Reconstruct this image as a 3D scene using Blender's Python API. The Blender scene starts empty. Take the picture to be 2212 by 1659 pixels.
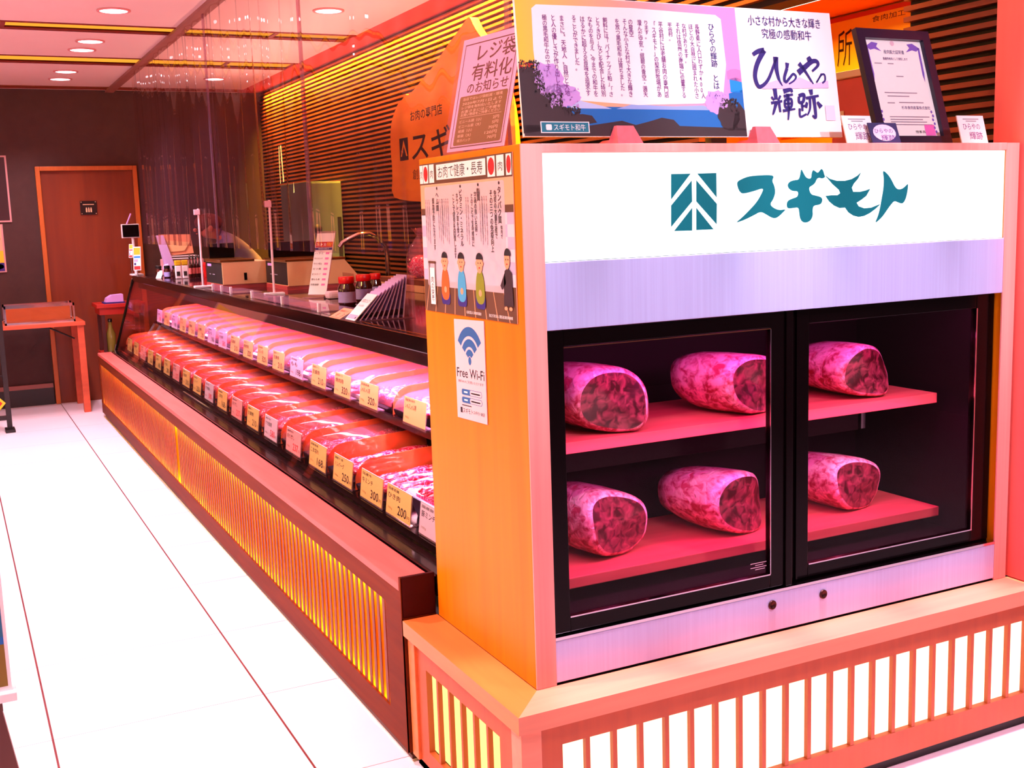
import bpy, bmesh, math, random
from mathutils import Vector, Matrix, noise
rnd = random.Random(7)
SC = bpy.context.scene
COL = SC.collection
PI = math.pi

# ------------------------------------------------------------------ camera
cd = bpy.data.cameras.new('camera')
cam = bpy.data.objects.new('camera', cd); COL.objects.link(cam)
CR = [[0.8937515910063716, -0.4473873796269833, -0.032444200160907564],
      [0.09487082331202455, 0.11784009069024542, 0.9884903843286557],
      [0.438414895341933, 0.8865428616692012, -0.14776377758336315]]
cam.matrix_world = Matrix(((CR[0][0], CR[1][0], -CR[2][0], 0), (CR[0][1], CR[1][1], -CR[2][1], 0),
                           (CR[0][2], CR[1][2], -CR[2][2], 1.42), (0, 0, 0, 1)))
cd.sensor_width = 36; cd.lens = 2437.96 * 36 / 2212; cd.clip_start = 0.02; cd.clip_end = 60
SC.camera = cam

# ------------------------------------------------------------------ light and exposure
W = bpy.data.worlds.new('world'); SC.world = W; W.use_nodes = True
W.node_tree.nodes['Background'].inputs[0].default_value = (1.0, 0.52, 0.62, 1)
W.node_tree.nodes['Background'].inputs[1].default_value = 0.16
SC.view_settings.view_transform = 'Standard'; SC.view_settings.look = 'None'
SC.view_settings.exposure = 0.0; SC.view_settings.gamma = 1.0; SC.view_settings.use_curve_mapping = False
SC.cycles.use_denoising = True
SC.cycles.transparent_max_bounces = 24
SC.cycles.max_bounces = 8
SC.cycles.caustics_reflective = False; SC.cycles.caustics_refractive = False
SC.cycles.sample_clamp_indirect = 4.0

def area(name, loc, power, col, sx, sy, rot=(0, 0, 0), spread=PI):
    l = bpy.data.lights.new(name, 'AREA'); l.energy = power; l.color = col
    l.shape = 'RECTANGLE'; l.size = sx; l.size_y = sy; l.spread = spread
    o = bpy.data.objects.new(name, l); COL.objects.link(o); o.location = loc; o.rotation_euler = rot
    return o
def spot(name, loc, power, col, deg=110, rad=0.07, tgt=None, blend=0.6):
    l = bpy.data.lights.new(name, 'SPOT'); l.energy = power; l.color = col
    l.spot_size = math.radians(deg); l.spot_blend = blend; l.shadow_soft_size = rad
    o = bpy.data.objects.new(name, l); COL.objects.link(o); o.location = loc
    if tgt: o.rotation_euler = (Vector(tgt) - Vector(loc)).to_track_quat('-Z', 'Y').to_euler()
    return o
CEIL = 2.54
DOWN = [(0.904, 6.35), (0.905, 7.40), (0.895, 7.76), (0.897, 8.83), (0.898, 9.27)]
DOWN_IN = [(1.966, 6.05), (1.995, 9.05)]
PINKW = (1.0, 0.74, 0.86)
for (x, y) in DOWN: spot('downlight_beam', (x - .25, y, CEIL - .02), 150 if y < 8 else 70, PINKW, 120)
for (x, y) in DOWN_IN: spot('downlight_beam', (x, y, CEIL - .02), 9, (1, .55, .42), 120)
for (x, y, p) in [(.0, 5.2, 210), (.0, 3.8, 230), (-.3, 2.4, 260)]: spot('downlight_beam', (x, y, CEIL - .02), p, PINKW, 110)  # assumed downlights out of view, added to brighten the aisle floor
for x in (1.05, 1.4, 1.75, 2.1, 2.45, 2.8): spot('ledge_fill', (x, 1.93, CEIL - .02), 300, (1, .66, .78), 21, .04, (x, 1.975, .4), .6)  # added narrow spots to brighten the ledge top, no fixtures modelled
for (x, y, p) in [(2.2, .9, 150), (3.6, 1.0, 130)]: spot('downlight_beam', (x, y, CEIL - .02), p, (1, .62, .80), 105)  # assumed spots out of view, added to brighten the front floor
# assumed unseen warm lamp on the passage side, washing the long side of the counter
spot('assumed_washer_beam', (-1.2, 2.6, 2.45), 150, (1, .50, .10), 100, .1, (1.0, 3.0, .8))
# added spots to brighten the board above the cabinet, lamps unseen
for x in (1.25, 2.05): spot('board_fill', (x, .35, 2.48), 98, (.92, .90, 1), 42, .05, (x + .1, 2.2, 1.62), .5)
spot('front_fill', (0.9, -1.1, 2.5), 70, (1, .62, .82), 44, .12, (1.85, 2.1, 1.25), .9)  # added fill for the cabinet front, no lamp stands there
spot('notice_fill', (-.5, 1.9, 2.5), 60, (1, .86, .95), 30, .06, (1.08, 2.42, 1.55), .6)  # added fill to brighten the notice and the side poster
# hidden strip light above the slatted wall
area('cove_beam', (2.530, 6.2, 2.535), 620, (1, .55, .04), .03, 7.2, (0, math.radians(-16), 0), math.radians(75))
# assumed unseen warm lights across the aisle, added for vinyl curtain glints, plus added ceiling fill
for y in (3.4, 5.6, 7.8):
    area('curtain_glint_light', (-3.2, y, 1.98), 9, (1, .62, .16), .30, .26, (0, math.radians(-90), 0))
    area('ceiling_fill', (-2.2, y, 1.9), 30, (1, .56, .5), .4, .4, (math.radians(180), math.radians(-25), 0))  # added light aimed upward to brighten the ceiling, no lamp there
area('counter_ceiling_fill', (2.05, 6.5, 1.95), 26, (1, .50, .42), .15, 4.5, (math.radians(180), 0, 0))  # added light aimed at the ceiling above the counter, no fixture
# kitchen niche tube
area('niche_beam', (3.25, 3.9, 2.22), 60, (1, .50, .08), .06, .9)
# showcase tubes: above the upper tier and under its front edge
area('showcase_beam', (1.385, 5.9, 1.000), 230, (1, .36, .84), .03, 6.0, (0, math.radians(-30), 0), math.radians(125))
area('showcase_beam', (1.360, 5.9, 0.708), 10, (1, .52, .60), .02, 6.0, (0, math.radians(12), 0))
# cabinet tubes behind the top of the doors
area('cabinet_beam', (1.79, 2.13, 1.165), 7.5, (1, .08, .55), 1.25, .03, (math.radians(24), 0, 0))
area('cabinet_beam', (1.79, 2.145, 0.862), 4.5, (1, .08, .48), 1.25, .02, (math.radians(24), 0, 0))

# ------------------------------------------------------------------ materials
def lin(c):
    c = c / 255.0
    return c / 12.92 if c <= .04045 else ((c + .055) / 1.055) ** 2.4
def RGB(r, g, b): return (lin(r), lin(g), lin(b), 1)
MATS = {}
def M(name, rgb=None, rough=.5, metal=0, coat=0, spec=.5, emit=None, estr=1, grain=0, gscale=(8, 8, 8), dark=.75, bump=0, trans=0):
    """principled material with a procedural noise tint"""
    if name in MATS: return MATS[name]
    m = bpy.data.materials.new(name); m.use_nodes = True; nt = m.node_tree; b = nt.nodes['Principled BSDF']
    c = RGB(*rgb) if rgb else (.8, .8, .8, 1)
    b.inputs['Base Color'].default_value = c
    b.inputs['Roughness'].default_value = rough; b.inputs['Metallic'].default_value = metal
    b.inputs['Coat Weight'].default_value = coat; b.inputs['Coat Roughness'].default_value = .05
    b.inputs['Specular IOR Level'].default_value = spec
    if emit:
        b.inputs['Emission Color'].default_value = RGB(*emit); b.inputs['Emission Strength'].default_value = estr
    if grain or bump:
        tc = nt.nodes.new('ShaderNodeTexCoord'); mp = nt.nodes.new('ShaderNodeMapping'); mp.inputs['Scale'].default_value = gscale
        nz = nt.nodes.new('ShaderNodeTexNoise'); nz.inputs['Scale'].default_value = 1; nz.inputs['Detail'].default_value = 5
        nz.inputs['Distortion'].default_value = .4
        nt.links.new(tc.outputs['Object'], mp.inputs[0]); nt.links.new(mp.outputs[0], nz.inputs['Vector'])
        if grain:
            mx = nt.nodes.new('ShaderNodeMix'); mx.data_type = 'RGBA'
            rp = nt.nodes.new('ShaderNodeMapRange'); rp.inputs[1].default_value = .5 - .3; rp.inputs[2].default_value = .5 + .3
            nt.links.new(nz.outputs[0], rp.inputs[0]); nt.links.new(rp.outputs[0], mx.inputs[0])
            mx.inputs[6].default_value = (c[0] * (1 - grain * (1 - dark) * 2), c[1] * (1 - grain * (1 - dark) * 3), c[2] * (1 - grain * (1 - dark) * 3), 1)
            mx.inputs[7].default_value = (min(1, c[0] * (1 + grain * .25)), min(1, c[1] * (1 + grain * .3)), min(1, c[2] * (1 + grain * .3)), 1)
            nt.links.new(mx.outputs[2], b.inputs['Base Color'])
        if bump:
            bp = nt.nodes.new('ShaderNodeBump'); bp.inputs['Strength'].default_value = bump; bp.inputs['Distance'].default_value = .004
            nt.links.new(nz.outputs[0], bp.inputs['Height']); nt.links.new(bp.outputs[0], b.inputs['Normal'])
    MATS[name] = m; return m
def clear(name, tint=(255, 255, 255), gloss=.08, rough=.02, body=0, bodycol=(255, 255, 255), fres=1.0, transl=False):
    """thin clear sheet: transparent + mirror by facing angle (+ a little tinted body)"""
    if name in MATS: return MATS[name]
    m = bpy.data.materials.new(name); m.use_nodes = True; nt = m.node_tree; nt.nodes.clear()
    out = nt.nodes.new('ShaderNodeOutputMaterial'); tr = nt.nodes.new('ShaderNodeBsdfTransparent'); tr.inputs[0].default_value = RGB(*tint)
    gl = nt.nodes.new('ShaderNodeBsdfGlossy'); gl.inputs['Roughness'].default_value = rough
    lw = nt.nodes.new('ShaderNodeLayerWeight'); lw.inputs[0].default_value = .5
    pw = nt.nodes.new('ShaderNodeMath'); pw.operation = 'POWER'; pw.inputs[1].default_value = 4.0
    ma = nt.nodes.new('ShaderNodeMath'); ma.operation = 'MULTIPLY_ADD'; ma.inputs[1].default_value = fres * .6; ma.inputs[2].default_value = gloss
    ma.use_clamp = True
    mx = nt.nodes.new('ShaderNodeMixShader')
    nt.links.new(lw.outputs['Facing'], pw.inputs[0]); nt.links.new(pw.outputs[0], ma.inputs[0]); nt.links.new(ma.outputs[0], mx.inputs[0])
    base = tr.outputs[0]
    if body:
        df = nt.nodes.new('ShaderNodeBsdfTranslucent' if transl else 'ShaderNodeBsdfDiffuse'); df.inputs[0].default_value = RGB(*bodycol)
        m2 = nt.nodes.new('ShaderNodeMixShader'); m2.inputs[0].default_value = body
        nt.links.new(tr.outputs[0], m2.inputs[1]); nt.links.new(df.outputs[0], m2.inputs[2]); base = m2.outputs[0]
    nt.links.new(base, mx.inputs[1]); nt.links.new(gl.outputs[0], mx.inputs[2]); nt.links.new(mx.outputs[0], out.inputs[0])
    MATS[name] = m; return m
def emis(name, rgb, s=1.0):
    if name in MATS: return MATS[name]
    m = bpy.data.materials.new(name); m.use_nodes = True; nt = m.node_tree; nt.nodes.clear()
    out = nt.nodes.new('ShaderNodeOutputMaterial'); e = nt.nodes.new('ShaderNodeEmission')
    e.inputs[0].default_value = RGB(*rgb); e.inputs[1].default_value = s
    nt.links.new(e.outputs[0], out.inputs[0]); MATS[name] = m; return m
def tile_mat():
    m = bpy.data.materials.new('floor_tile'); m.use_nodes = True; nt = m.node_tree; b = nt.nodes['Principled BSDF']
    N = nt.nodes.new; K = nt.links.new
    tc = N('ShaderNodeTexCoord'); sp = N('ShaderNodeSeparateXYZ'); K(tc.outputs['Object'], sp.inputs[0])
    def line(sock, off, width):
        a = N('ShaderNodeMath'); a.operation = 'SUBTRACT'; K(sock, a.inputs[0]); a.inputs[1].default_value = off - .3
        d = N('ShaderNodeMath'); d.operation = 'FLOORED_MODULO'; K(a.outputs[0], d.inputs[0]); d.inputs[1].default_value = .6
        s = N('ShaderNodeMath'); s.operation = 'SUBTRACT'; K(d.outputs[0], s.inputs[0]); s.inputs[1].default_value = .3
        ab = N('ShaderNodeMath'); ab.operation = 'ABSOLUTE'; K(s.outputs[0], ab.inputs[0])
        l = N('ShaderNodeMath'); l.operation = 'LESS_THAN'; K(ab.outputs[0], l.inputs[0]); l.inputs[1].default_value = width
        return l.outputs[0]
    lx = line(sp.outputs[0], .143, .0030); ly = line(sp.outputs[1], 3.28, .0011)
    mx = N('ShaderNodeMath'); mx.operation = 'MAXIMUM'; K(lx, mx.inputs[0]); K(ly, mx.inputs[1])
    nz = N('ShaderNodeTexNoise'); nz.inputs['Scale'].default_value = 3.0; K(tc.outputs['Object'], nz.inputs['Vector'])
    c1 = N('ShaderNodeMix'); c1.data_type = 'RGBA'; K(nz.outputs[0], c1.inputs[0])
    c1.inputs[6].default_value = RGB(245, 228, 240); c1.inputs[7].default_value = RGB(252, 238, 246)
    c2 = N('ShaderNodeMix'); c2.data_type = 'RGBA'; K(mx.outputs[0], c2.inputs[0]); K(c1.outputs[2], c2.inputs[6]); c2.inputs[7].default_value = RGB(110, 40, 45)
    K(c2.outputs[2], b.inputs['Base Color']); b.inputs['Roughness'].default_value = .28
    return m

WOOD = M('pale_wood', (246, 172, 150), .45, grain=.5, gscale=(3, 3, 40), dark=.82)
WOODV = M('cabinet_wood_amber_lit', (220, 126, 2), .45, spec=.25, grain=.35, gscale=(30, 30, 1.5), dark=.8)  # cabinet wood with the amber side light put into its colour
WOODF = M('cabinet_wood_pink_lit', (246, 160, 150), .45, grain=.4, gscale=(60, 60, 1.5), dark=.85)  # same cabinet wood with the pink front light put into its colour
WOODL = M('ledge_wood', (228, 140, 108), .38, grain=.4, gscale=(2, 30, 30), dark=.84)
WOODLY = M('ledge_wood_side', (232, 120, 56), .38, grain=.4, gscale=(30, 2, 30), dark=.84)  # same ledge wood, warmer side light put into its colour
WOODC = M('counter_wood', (112, 40, 2), .6, spec=.12, grain=.6, gscale=(14, 2, 30), dark=.7)
WOODT = M('counter_ledge_wood', (216, 98, 90), .5, grain=.45, gscale=(30, 3, 30), dark=.8)
WOODB = M('light_slat_wood', (184, 80, 36), .5, grain=.35, gscale=(40, 40, 3), dark=.8)
DKRED = M('end_board_shaded', (58, 5, 8), .5, spec=.15, grain=.3, gscale=(5, 5, 30))  # unlit end board face, its shade put into the dark colour
BLACK = M('black_gloss', (9, 3, 4), .16, spec=.16, grain=.2)
BLACKM = M('black_matt', (20, 12, 12), .55, grain=.2)
STEEL = M('brushed_steel', (190, 200, 255), .36, .3, grain=.25, gscale=(160, 160, 2), dark=.85)
CHROME = M('chrome', (225, 222, 235), .1, 1.0, grain=.1)
WHITE = M('white_plastic', (245, 235, 240), .4, grain=.1)
PAPER = M('white_paper', (250, 246, 248), .6, grain=.05)
CREAM = M('cream_plastic', (242, 196, 140), .4, grain=.15)
GLASS = clear('glass', (255, 252, 252), .009, .0, fres=.8)
ACRYL = clear('clear_acrylic', (255, 238, 248), .05, .02, .12, (255, 205, 235))

# ------------------------------------------------------------------ mesh helpers
def wloc(o):
    v = Vector((0, 0, 0))
    while o is not None:
        v = v + o.location; o = o.parent
    return v
class MB:
    def __init__(s): s.v = []; s.f = []; s.mi = []; s.sm = []; s.mats = []
    def mid(s, m):
        if m not in s.mats: s.mats.append(m)
        return s.mats.index(m)
    def add(s, vs, fs, m, smooth=False):
        n = len(s.v); s.v += [tuple(v) for v in vs]; k = s.mid(m)
        for f in fs: s.f.append([i + n for i in f]); s.mi.append(k); s.sm.append(smooth)
        return s
    def box(s, x0, x1, y0, y1, z0, z1, m, bev=0, T=None):
        if bev:
            bm = bmesh.new(); bmesh.ops.create_cube(bm, size=1)
            for v in bm.verts: v.co = Vector(((x0 + x1) / 2 + v.co.x * (x1 - x0), (y0 + y1) / 2 + v.co.y * (y1 - y0), (z0 + z1) / 2 + v.co.z * (z1 - z0)))
            bmesh.ops.bevel(bm, geom=list(bm.edges), offset=bev, segments=2, affect='EDGES', profile=.6)
            return s.bm(bm, m, T)
        vs = [(x, y, z) for x in (x0, x1) for y in (y0, y1) for z in (z0, z1)]
        fs = [(0, 1, 3, 2), (4, 6, 7, 5), (0, 4, 5, 1), (2, 3, 7, 6), (0, 2, 6, 4), (1, 5, 7, 3)]
        if T: vs = [T @ Vector(v) for v in vs]
        return s.add(vs, fs, m)
    def bm(s, bm, m, T=None, smooth=False):
        bm.verts.ensure_lookup_table(); bm.verts.index_update()
        vs = [(T @ v.co if T else v.co.copy()) for v in bm.verts]
        fs = [[v.index for v in f.verts] for f in bm.faces]; bm.free()
        return s.add(vs, fs, m, smooth)
    def tube(s, pts, r, m, n=10, cap=True, smooth=True):
        pts = [Vector(p) for p in pts]; vs = []; fs = []
        rs = r if isinstance(r, (list, tuple)) else [r] * len(pts)
        up = Vector((0, 0, 1)); prev = None
        for i, p in enumerate(pts):
            d = (pts[min(i + 1, len(pts) - 1)] - pts[max(i - 1, 0)]).normalized()
            if prev is None:
                a = d.cross(up)
                if a.length < 1e-3: a = d.cross(Vector((1, 0, 0)))
            else: a = prev - d * prev.dot(d)
            a.normalize(); b = d.cross(a); prev = a
            for k in range(n):
                t = 2 * PI * k / n; vs.append(p + a * (rs[i] * math.cos(t)) + b * (rs[i] * math.sin(t)))
        for i in range(len(pts) - 1):
            for k in range(n): fs.append((i * n + k, i * n + (k + 1) % n, (i + 1) * n + (k + 1) % n, (i + 1) * n + k))
        s.add(vs, fs, m, smooth)
        if cap: s.add(vs[:n], [list(range(n))[::-1]], m); s.add(vs[-n:], [list(range(n))], m)
        return s
    def lathe(s, prof, c, m, n=20, axis='Z', smooth=True):
        """prof: list of (r, h)"""
        vs = []; fs = []
        for (r, h) in prof:
            for k in range(n):
                t = 2 * PI * k / n; q = (r * math.cos(t), r * math.sin(t), h)
                if axis == 'Y': q = (q[0], q[2], q[1])
                if axis == 'X': q = (q[2], q[0], q[1])
                vs.append((c[0] + q[0], c[1] + q[1], c[2] + q[2]))
        for i in range(len(prof) - 1):
            for k in range(n): fs.append((i * n + k, i * n + (k + 1) % n, (i + 1) * n + (k + 1) % n, (i + 1) * n + k))
        s.add(vs, fs, m, smooth)
        if prof[0][0] > 1e-4: s.add(vs[:n], [list(range(n))[::-1]], m)
        if prof[-1][0] > 1e-4: s.add(vs[-n:], [list(range(n))], m)
        return s
    def prism(s, poly, P, u, v, depth, m, smooth=False):
        """extrude a 2d polygon lying in the frame P,u,v backwards by depth along -(u x v)"""
        P = Vector(P); u = Vector(u); v = Vector(v); n = u.cross(v).normalized(); k = len(poly)
        a = [P + u * x + v * y for (x, y) in poly]; b = [q - n * depth for q in a]
        s.add(a + b, [list(range(k)), list(range(2 * k - 1, k - 1, -1))], m)
        s.add(a + b, [(i, k + i, k + (i + 1) % k, (i + 1) % k) for i in range(k)], m, smooth)
        return s
    def blob(s, c, r, m, nu=10, nv=7, T=None, jit=0, seed=0):
        vs = []; fs = []; q = random.Random(seed)
        for j in range(nv + 1):
            a = PI * j / nv
            for i in range(nu):
                t = 2 * PI * i / nu; k = 1 + (q.random() - .5) * jit
                p = Vector((r[0] * math.sin(a) * math.cos(t) * k, r[1] * math.sin(a) * math.sin(t) * k, r[2] * math.cos(a)))
                if T: p = T @ p
                vs.append(Vector(c) + p)
        for j in range(nv):
            for i in range(nu): fs.append((j * nu + i, (j + 1) * nu + i, (j + 1) * nu + (i + 1) % nu, j * nu + (i + 1) % nu))
        return s.add(vs, fs, m, True)
    def merge(s, o):
        n = len(s.v); s.v += o.v
        for f, k, q in zip(o.f, o.mi, o.sm):
            s.f.append([i + n for i in f]); s.mi.append(s.mid(o.mats[k])); s.sm.append(q)
        return s
    def mesh(s, name, off=(0, 0, 0)):
        me = bpy.data.meshes.new(name)
        me.from_pydata([(a[0] - off[0], a[1] - off[1], a[2] - off[2]) for a in s.v], [], s.f)
        for m in s.mats: me.materials.append(m)
        me.polygons.foreach_set('material_index', s.mi); me.polygons.foreach_set('use_smooth', s.sm)
        me.update(); return me
    def build(s, name, parent=None, local=False, at=None):
        off = (0, 0, 0)
        if parent is not None and not local: off = wloc(parent)
        if at is not None and parent is None: off = Vector(at)
        o = bpy.data.objects.new(name, s.mesh(name, off)); COL.objects.link(o)
        if parent is not None: o.parent = parent
        elif at is not None: o.location = at
        return o
def tag(o, label=None, cat=None, group=None, kind=None):
    if label: o['label'] = label
    if cat: o['category'] = cat
    if group: o['group'] = group
    if kind: o['kind'] = kind
    return o
def thing(name, label, cat, loc=(0, 0, 0), group=None, rz=0):
    o = bpy.data.objects.new(name, None); COL.objects.link(o); o.location = loc; o.rotation_euler = (0, 0, rz); o.empty_display_size = .1
    return tag(o, label, cat, group)
def struct(name, mb, parent=None):
    o = mb.build(name, parent)
    if parent is None: o['kind'] = 'structure'
    return o
def dup(root, loc, label=None, group=None, rz=None):
    r = root.copy(); COL.objects.link(r); r.location = loc
    if rz is not None: r.rotation_euler = (0, 0, rz)
    if label: r['label'] = label
    if group: r['group'] = group
    for ch in list(root.children):
        c = ch.copy(); COL.objects.link(c); c.parent = r
        for g in ch.children:
            d = g.copy(); COL.objects.link(d); d.parent = c
    return r
_tc = {}
def text_geo(body, lh=1.0, bold=0):
    key = (body, lh, bold)
    if key in _tc: return _tc[key]
    cu = bpy.data.curves.new('t', 'FONT'); cu.body = body; cu.size = 1; cu.resolution_u = 2; cu.fill_mode = 'FRONT'; cu.space_line = lh; cu.offset = bold
    ob = bpy.data.objects.new('t', cu); COL.objects.link(ob)
    dg = bpy.context.evaluated_depsgraph_get(); dg.update(); ev = ob.evaluated_get(dg); me = ev.to_mesh()
    vs = [(v.co.x, v.co.y) for v in me.vertices]; fs = [list(p.vertices) for p in me.polygons]
    ev.to_mesh_clear(); bpy.data.objects.remove(ob); bpy.data.curves.remove(cu)
    if vs:
        x0 = min(a for a, _ in vs); x1 = max(a for a, _ in vs); y0 = min(b for _, b in vs); y1 = max(b for _, b in vs)
        vs = [((a - x0) / max(1e-6, x1 - x0), (b - y0) / max(1e-6, y1 - y0)) for a, b in vs]
    _tc[key] = (vs, fs); return _tc[key]
class Art:
    """flat printed sheet in a frame: P bottom-left corner, u and v full-size edge vectors; artwork in 0..1 coordinates"""
    def __init__(s, P, u, v, mb=None, off=.00025):
        s.P = Vector(P); s.u = Vector(u); s.v = Vector(v); s.n = s.u.cross(s.v).normalized(); s.mb = mb or MB(); s.k = 0; s.off = off; s.W = s.u.length; s.H = s.v.length
    def pt(s, a, b): return s.P + s.u * a + s.v * b + s.n * s.k
    def up(s, n=1): s.k += s.off * n; return s
    def poly(s, pts, m):
        s.mb.add([s.pt(a, b) for a, b in pts], [list(range(len(pts)))], m); return s
    def rect(s, a0, a1, b0, b1, m): return s.poly([(a0, b0), (a1, b0), (a1, b1), (a0, b1)], m)
    def rrect(s, a0, a1, b0, b1, r, m):
        q = []; ry = r; rx = r * s.H / s.W
        for (cx, cy, t0) in ((a1 - rx, b1 - ry, 0), (a0 + rx, b1 - ry, 90), (a0 + rx, b0 + ry, 180), (a1 - rx, b0 + ry, 270)):
            for t in range(0, 91, 18):
                w = math.radians(t0 + t); q.append((cx + rx * math.cos(w), cy + ry * math.sin(w)))
        return s.poly(q, m)
    def frame(s, a0, a1, b0, b1, w, m):
        wx = w * s.H / s.W
        s.rect(a0, a1, b0, b0 + w, m); s.rect(a0, a1, b1 - w, b1, m); s.rect(a0, a0 + wx, b0 + w, b1 - w, m); return s.rect(a1 - wx, a1, b0 + w, b1 - w, m)
    def ell(s, a, b, ra, rb, m, n=18, t0=0, t1=360):
        return s.poly([(a + ra * math.cos(math.radians(t0 + (t1 - t0) * i / n)), b + rb * math.sin(math.radians(t0 + (t1 - t0) * i / n))) for i in range(n if t1 - t0 == 360 else n + 1)], m)
    def text(s, body, a0, a1, b0, b1, m, lh=1.0, bold=0):
        vs, fs = text_geo(body, lh, bold)
        s.mb.add([s.pt(a0 + (a1 - a0) * x, b0 + (b1 - b0) * y) for x, y in vs], fs, m); return s
    def vtext(s, body, ac, b0, b1, w, m, bold=.006):
        return s.text('\n'.join(body), ac - w / 2, ac + w / 2, b0, b1, m, .9, bold)
    def sheet(s, m, t=.003):
        """the board itself, thickness t behind the artwork plane"""
        s.mb.prism([(0, 0), (1, 0), (1, 1), (0, 1)], s.P, s.u, s.v, t, m); return s.up()
def chaikin(p, it=1):
    for _ in range(it):
        q = []
        for i in range(len(p)):
            a, b = p[i], p[(i + 1) % len(p)]
            q += [(a[0] * .75 + b[0] * .25, a[1] * .75 + b[1] * .25), (a[0] * .25 + b[0] * .75, a[1] * .25 + b[1] * .75)]
        p = q
    return p
def RZ(a): return Matrix.Rotation(a, 4, 'Z')
def TR(x, y, z): return Matrix.Translation((x, y, z))
# ------------------------------------------------------------------ room shell
struct('floor', MB().box(-4.5, 6.0, -3.5, 10.1, -.05, 0, tile_mat()))
CEILM = M('ceiling_paint', (255, 222, 218), .7, grain=.08, gscale=(2, 2, 2))
SLOTD = M('slot_dark_red', (120, 20, 6), .6, grain=.2)  # slot sides and edge bands coloured darker than the ceiling
cm = MB(); ys = [-3.5, 6.80, 7.05, 8.08, 8.42, 9.73, 9.89, 10.1]
for i in range(0, 8, 2): cm.box(-4.5, 2.38, ys[i], ys[i + 1], CEIL, CEIL + .12, CEILM)
for i in range(1, 7, 2): cm.box(-4.5, 2.38, ys[i], ys[i + 1], CEIL + .10, CEIL + .12, SLOTD)
for i in range(1, 7, 2):
    for y_ in (ys[i], ys[i + 1] - .004): cm.box(-4.5, 2.38, y_ + (.0005 if y_ == ys[i] else -.0005), y_ + .004, CEIL - .006, CEIL + .10, SLOTD)
    w_ = .035 if i < 5 else .012
    cm.box(-4.5, 2.38, ys[i] + .005, ys[i] + w_, CEIL - .003, CEIL + .004, SLOTD).box(-4.5, 2.38, ys[i + 1] - w_, ys[i + 1] - .005, CEIL - .003, CEIL + .004, SLOTD)
struct('ceiling', cm)
struct('trim_1', MB().box(1.300, 1.365, 2.62, 9.97, CEIL - .018, CEIL - .001, M('rail_grey', (150, 88, 78), .5, grain=.2)))
struct('trim_2', MB().box(2.38, 2.62, -.5, 9.97, CEIL, CEIL + .10, M('soffit_paint', (190, 66, 62), .7, grain=.15)))
struct('wall_back', MB().box(-4.5, 3.2, 9.97, 10.1, 0, 2.60, M('wall_back_paint', (66, 38, 34), .75, grain=.35, gscale=(14, 14, 14), bump=.15)))
struct('baseboard_back', MB().box(-4.5, .70, 9.95, 9.97, 0, .14, M('baseboard_black', (26, 8, 10), .4, grain=.2)).box(-4.5, .70, 9.945, 9.97, .14, .175, M('baseboard_cap', (150, 92, 84), .5, grain=.2)))
# slatted wall behind the counter, with an opening into the lit room on the right
SLAT = M('slat_wood', (118, 48, 16), .45, grain=.5, gscale=(20, 2, 60), dark=.7)
SLATB = M('slat_backing', (30, 6, 4), .7, grain=.3)
sw = MB()
for (y0, y1, z0, z1) in ((3.55, 9.97, 0, 2.64), (2.54, 3.55, 2.10, 2.64), (2.17, 2.54, 0, 2.64)): sw.box(2.60, 2.70, y0, y1, z0, z1, SLATB)
z = .32
while z < 2.52:
    if z > 2.11: sw.box(2.572, 2.60, 2.17, 9.97, z, z + .014, SLAT)
    else: sw.box(2.572, 2.60, 3.55, 9.97, z, z + .014, SLAT); sw.box(2.572, 2.60, 2.17, 2.54, z, z + .014, SLAT)
    z += .030
struct('wall_right', sw)
# partition at the right of the cabinet, standing on the plinth
struct('wall_partition', MB().box(2.522, 3.1, 1.990, 2.165, .399, 2.54, M('partition_wood', (246, 118, 108), .5, grain=.25, gscale=(30, 30, 2), dark=.85)))
# the lit room through the opening
NICHE = M('niche_paint', (250, 132, 20), .6, grain=.15)
struct('wall_niche', MB().box(3.98, 4.06, 2.3, 5.2, 0, 2.40, NICHE).box(2.70, 3.98, 5.12, 5.2, 0, 2.40, NICHE).box(2.70, 3.98, 2.40, 2.50, 0, 2.40, M('niche_side', (226, 100, 52), .6, grain=.15)).box(2.70, 3.98, 2.3, 5.2, 2.32, 2.40, NICHE))
# door in the back wall
DOORW = M('door_wood', (126, 48, 8), .45, grain=.5, gscale=(9, 9, .9), dark=.65)
FRAMEW = M('door_frame_wood', (192, 98, 34), .45, grain=.4, gscale=(30, 30, 2))
d = bpy.data.objects.new('door_1', None); COL.objects.link(d); d.location = (1.10, 9.95, 0); d['kind'] = 'structure'
MB().box(.745, 1.460, 9.955, 9.975, .0, 1.895, DOORW).build('door_panel', d)
MB().box(.710, .745, 9.925, 9.975, 0, 1.93, FRAMEW, .004).box(1.460, 1.495, 9.925, 9.975, 0, 1.93, FRAMEW, .004).box(.745, 1.460, 9.925, 9.975, 1.895, 1.93, FRAMEW, .004).build('door_frame', d)
a = Art((1.030, 9.945, 1.538), (.128, 0, 0), (0, 0, .112)); a.sheet(M('sign_black', (24, 6, 8), .3, grain=.1), .009)
GOLD = M('sign_print', (236, 190, 150), .5, grain=.05)
for i in range(9): a.rect(.16 + i * .077, .16 + i * .077 + .055, .70, .77, GOLD)
for cx in (.36, .50, .64): a.ell(cx, .47, .04, .05, GOLD, 10); a.rect(cx - .045, cx + .045, .18, .42, GOLD)
for (p, q) in ((.07, .08), (.93, .08), (.07, .92), (.93, .92)): a.ell(p, q, .03, .035, GOLD, 8)
a.mb.build('door_sign', d)
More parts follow.
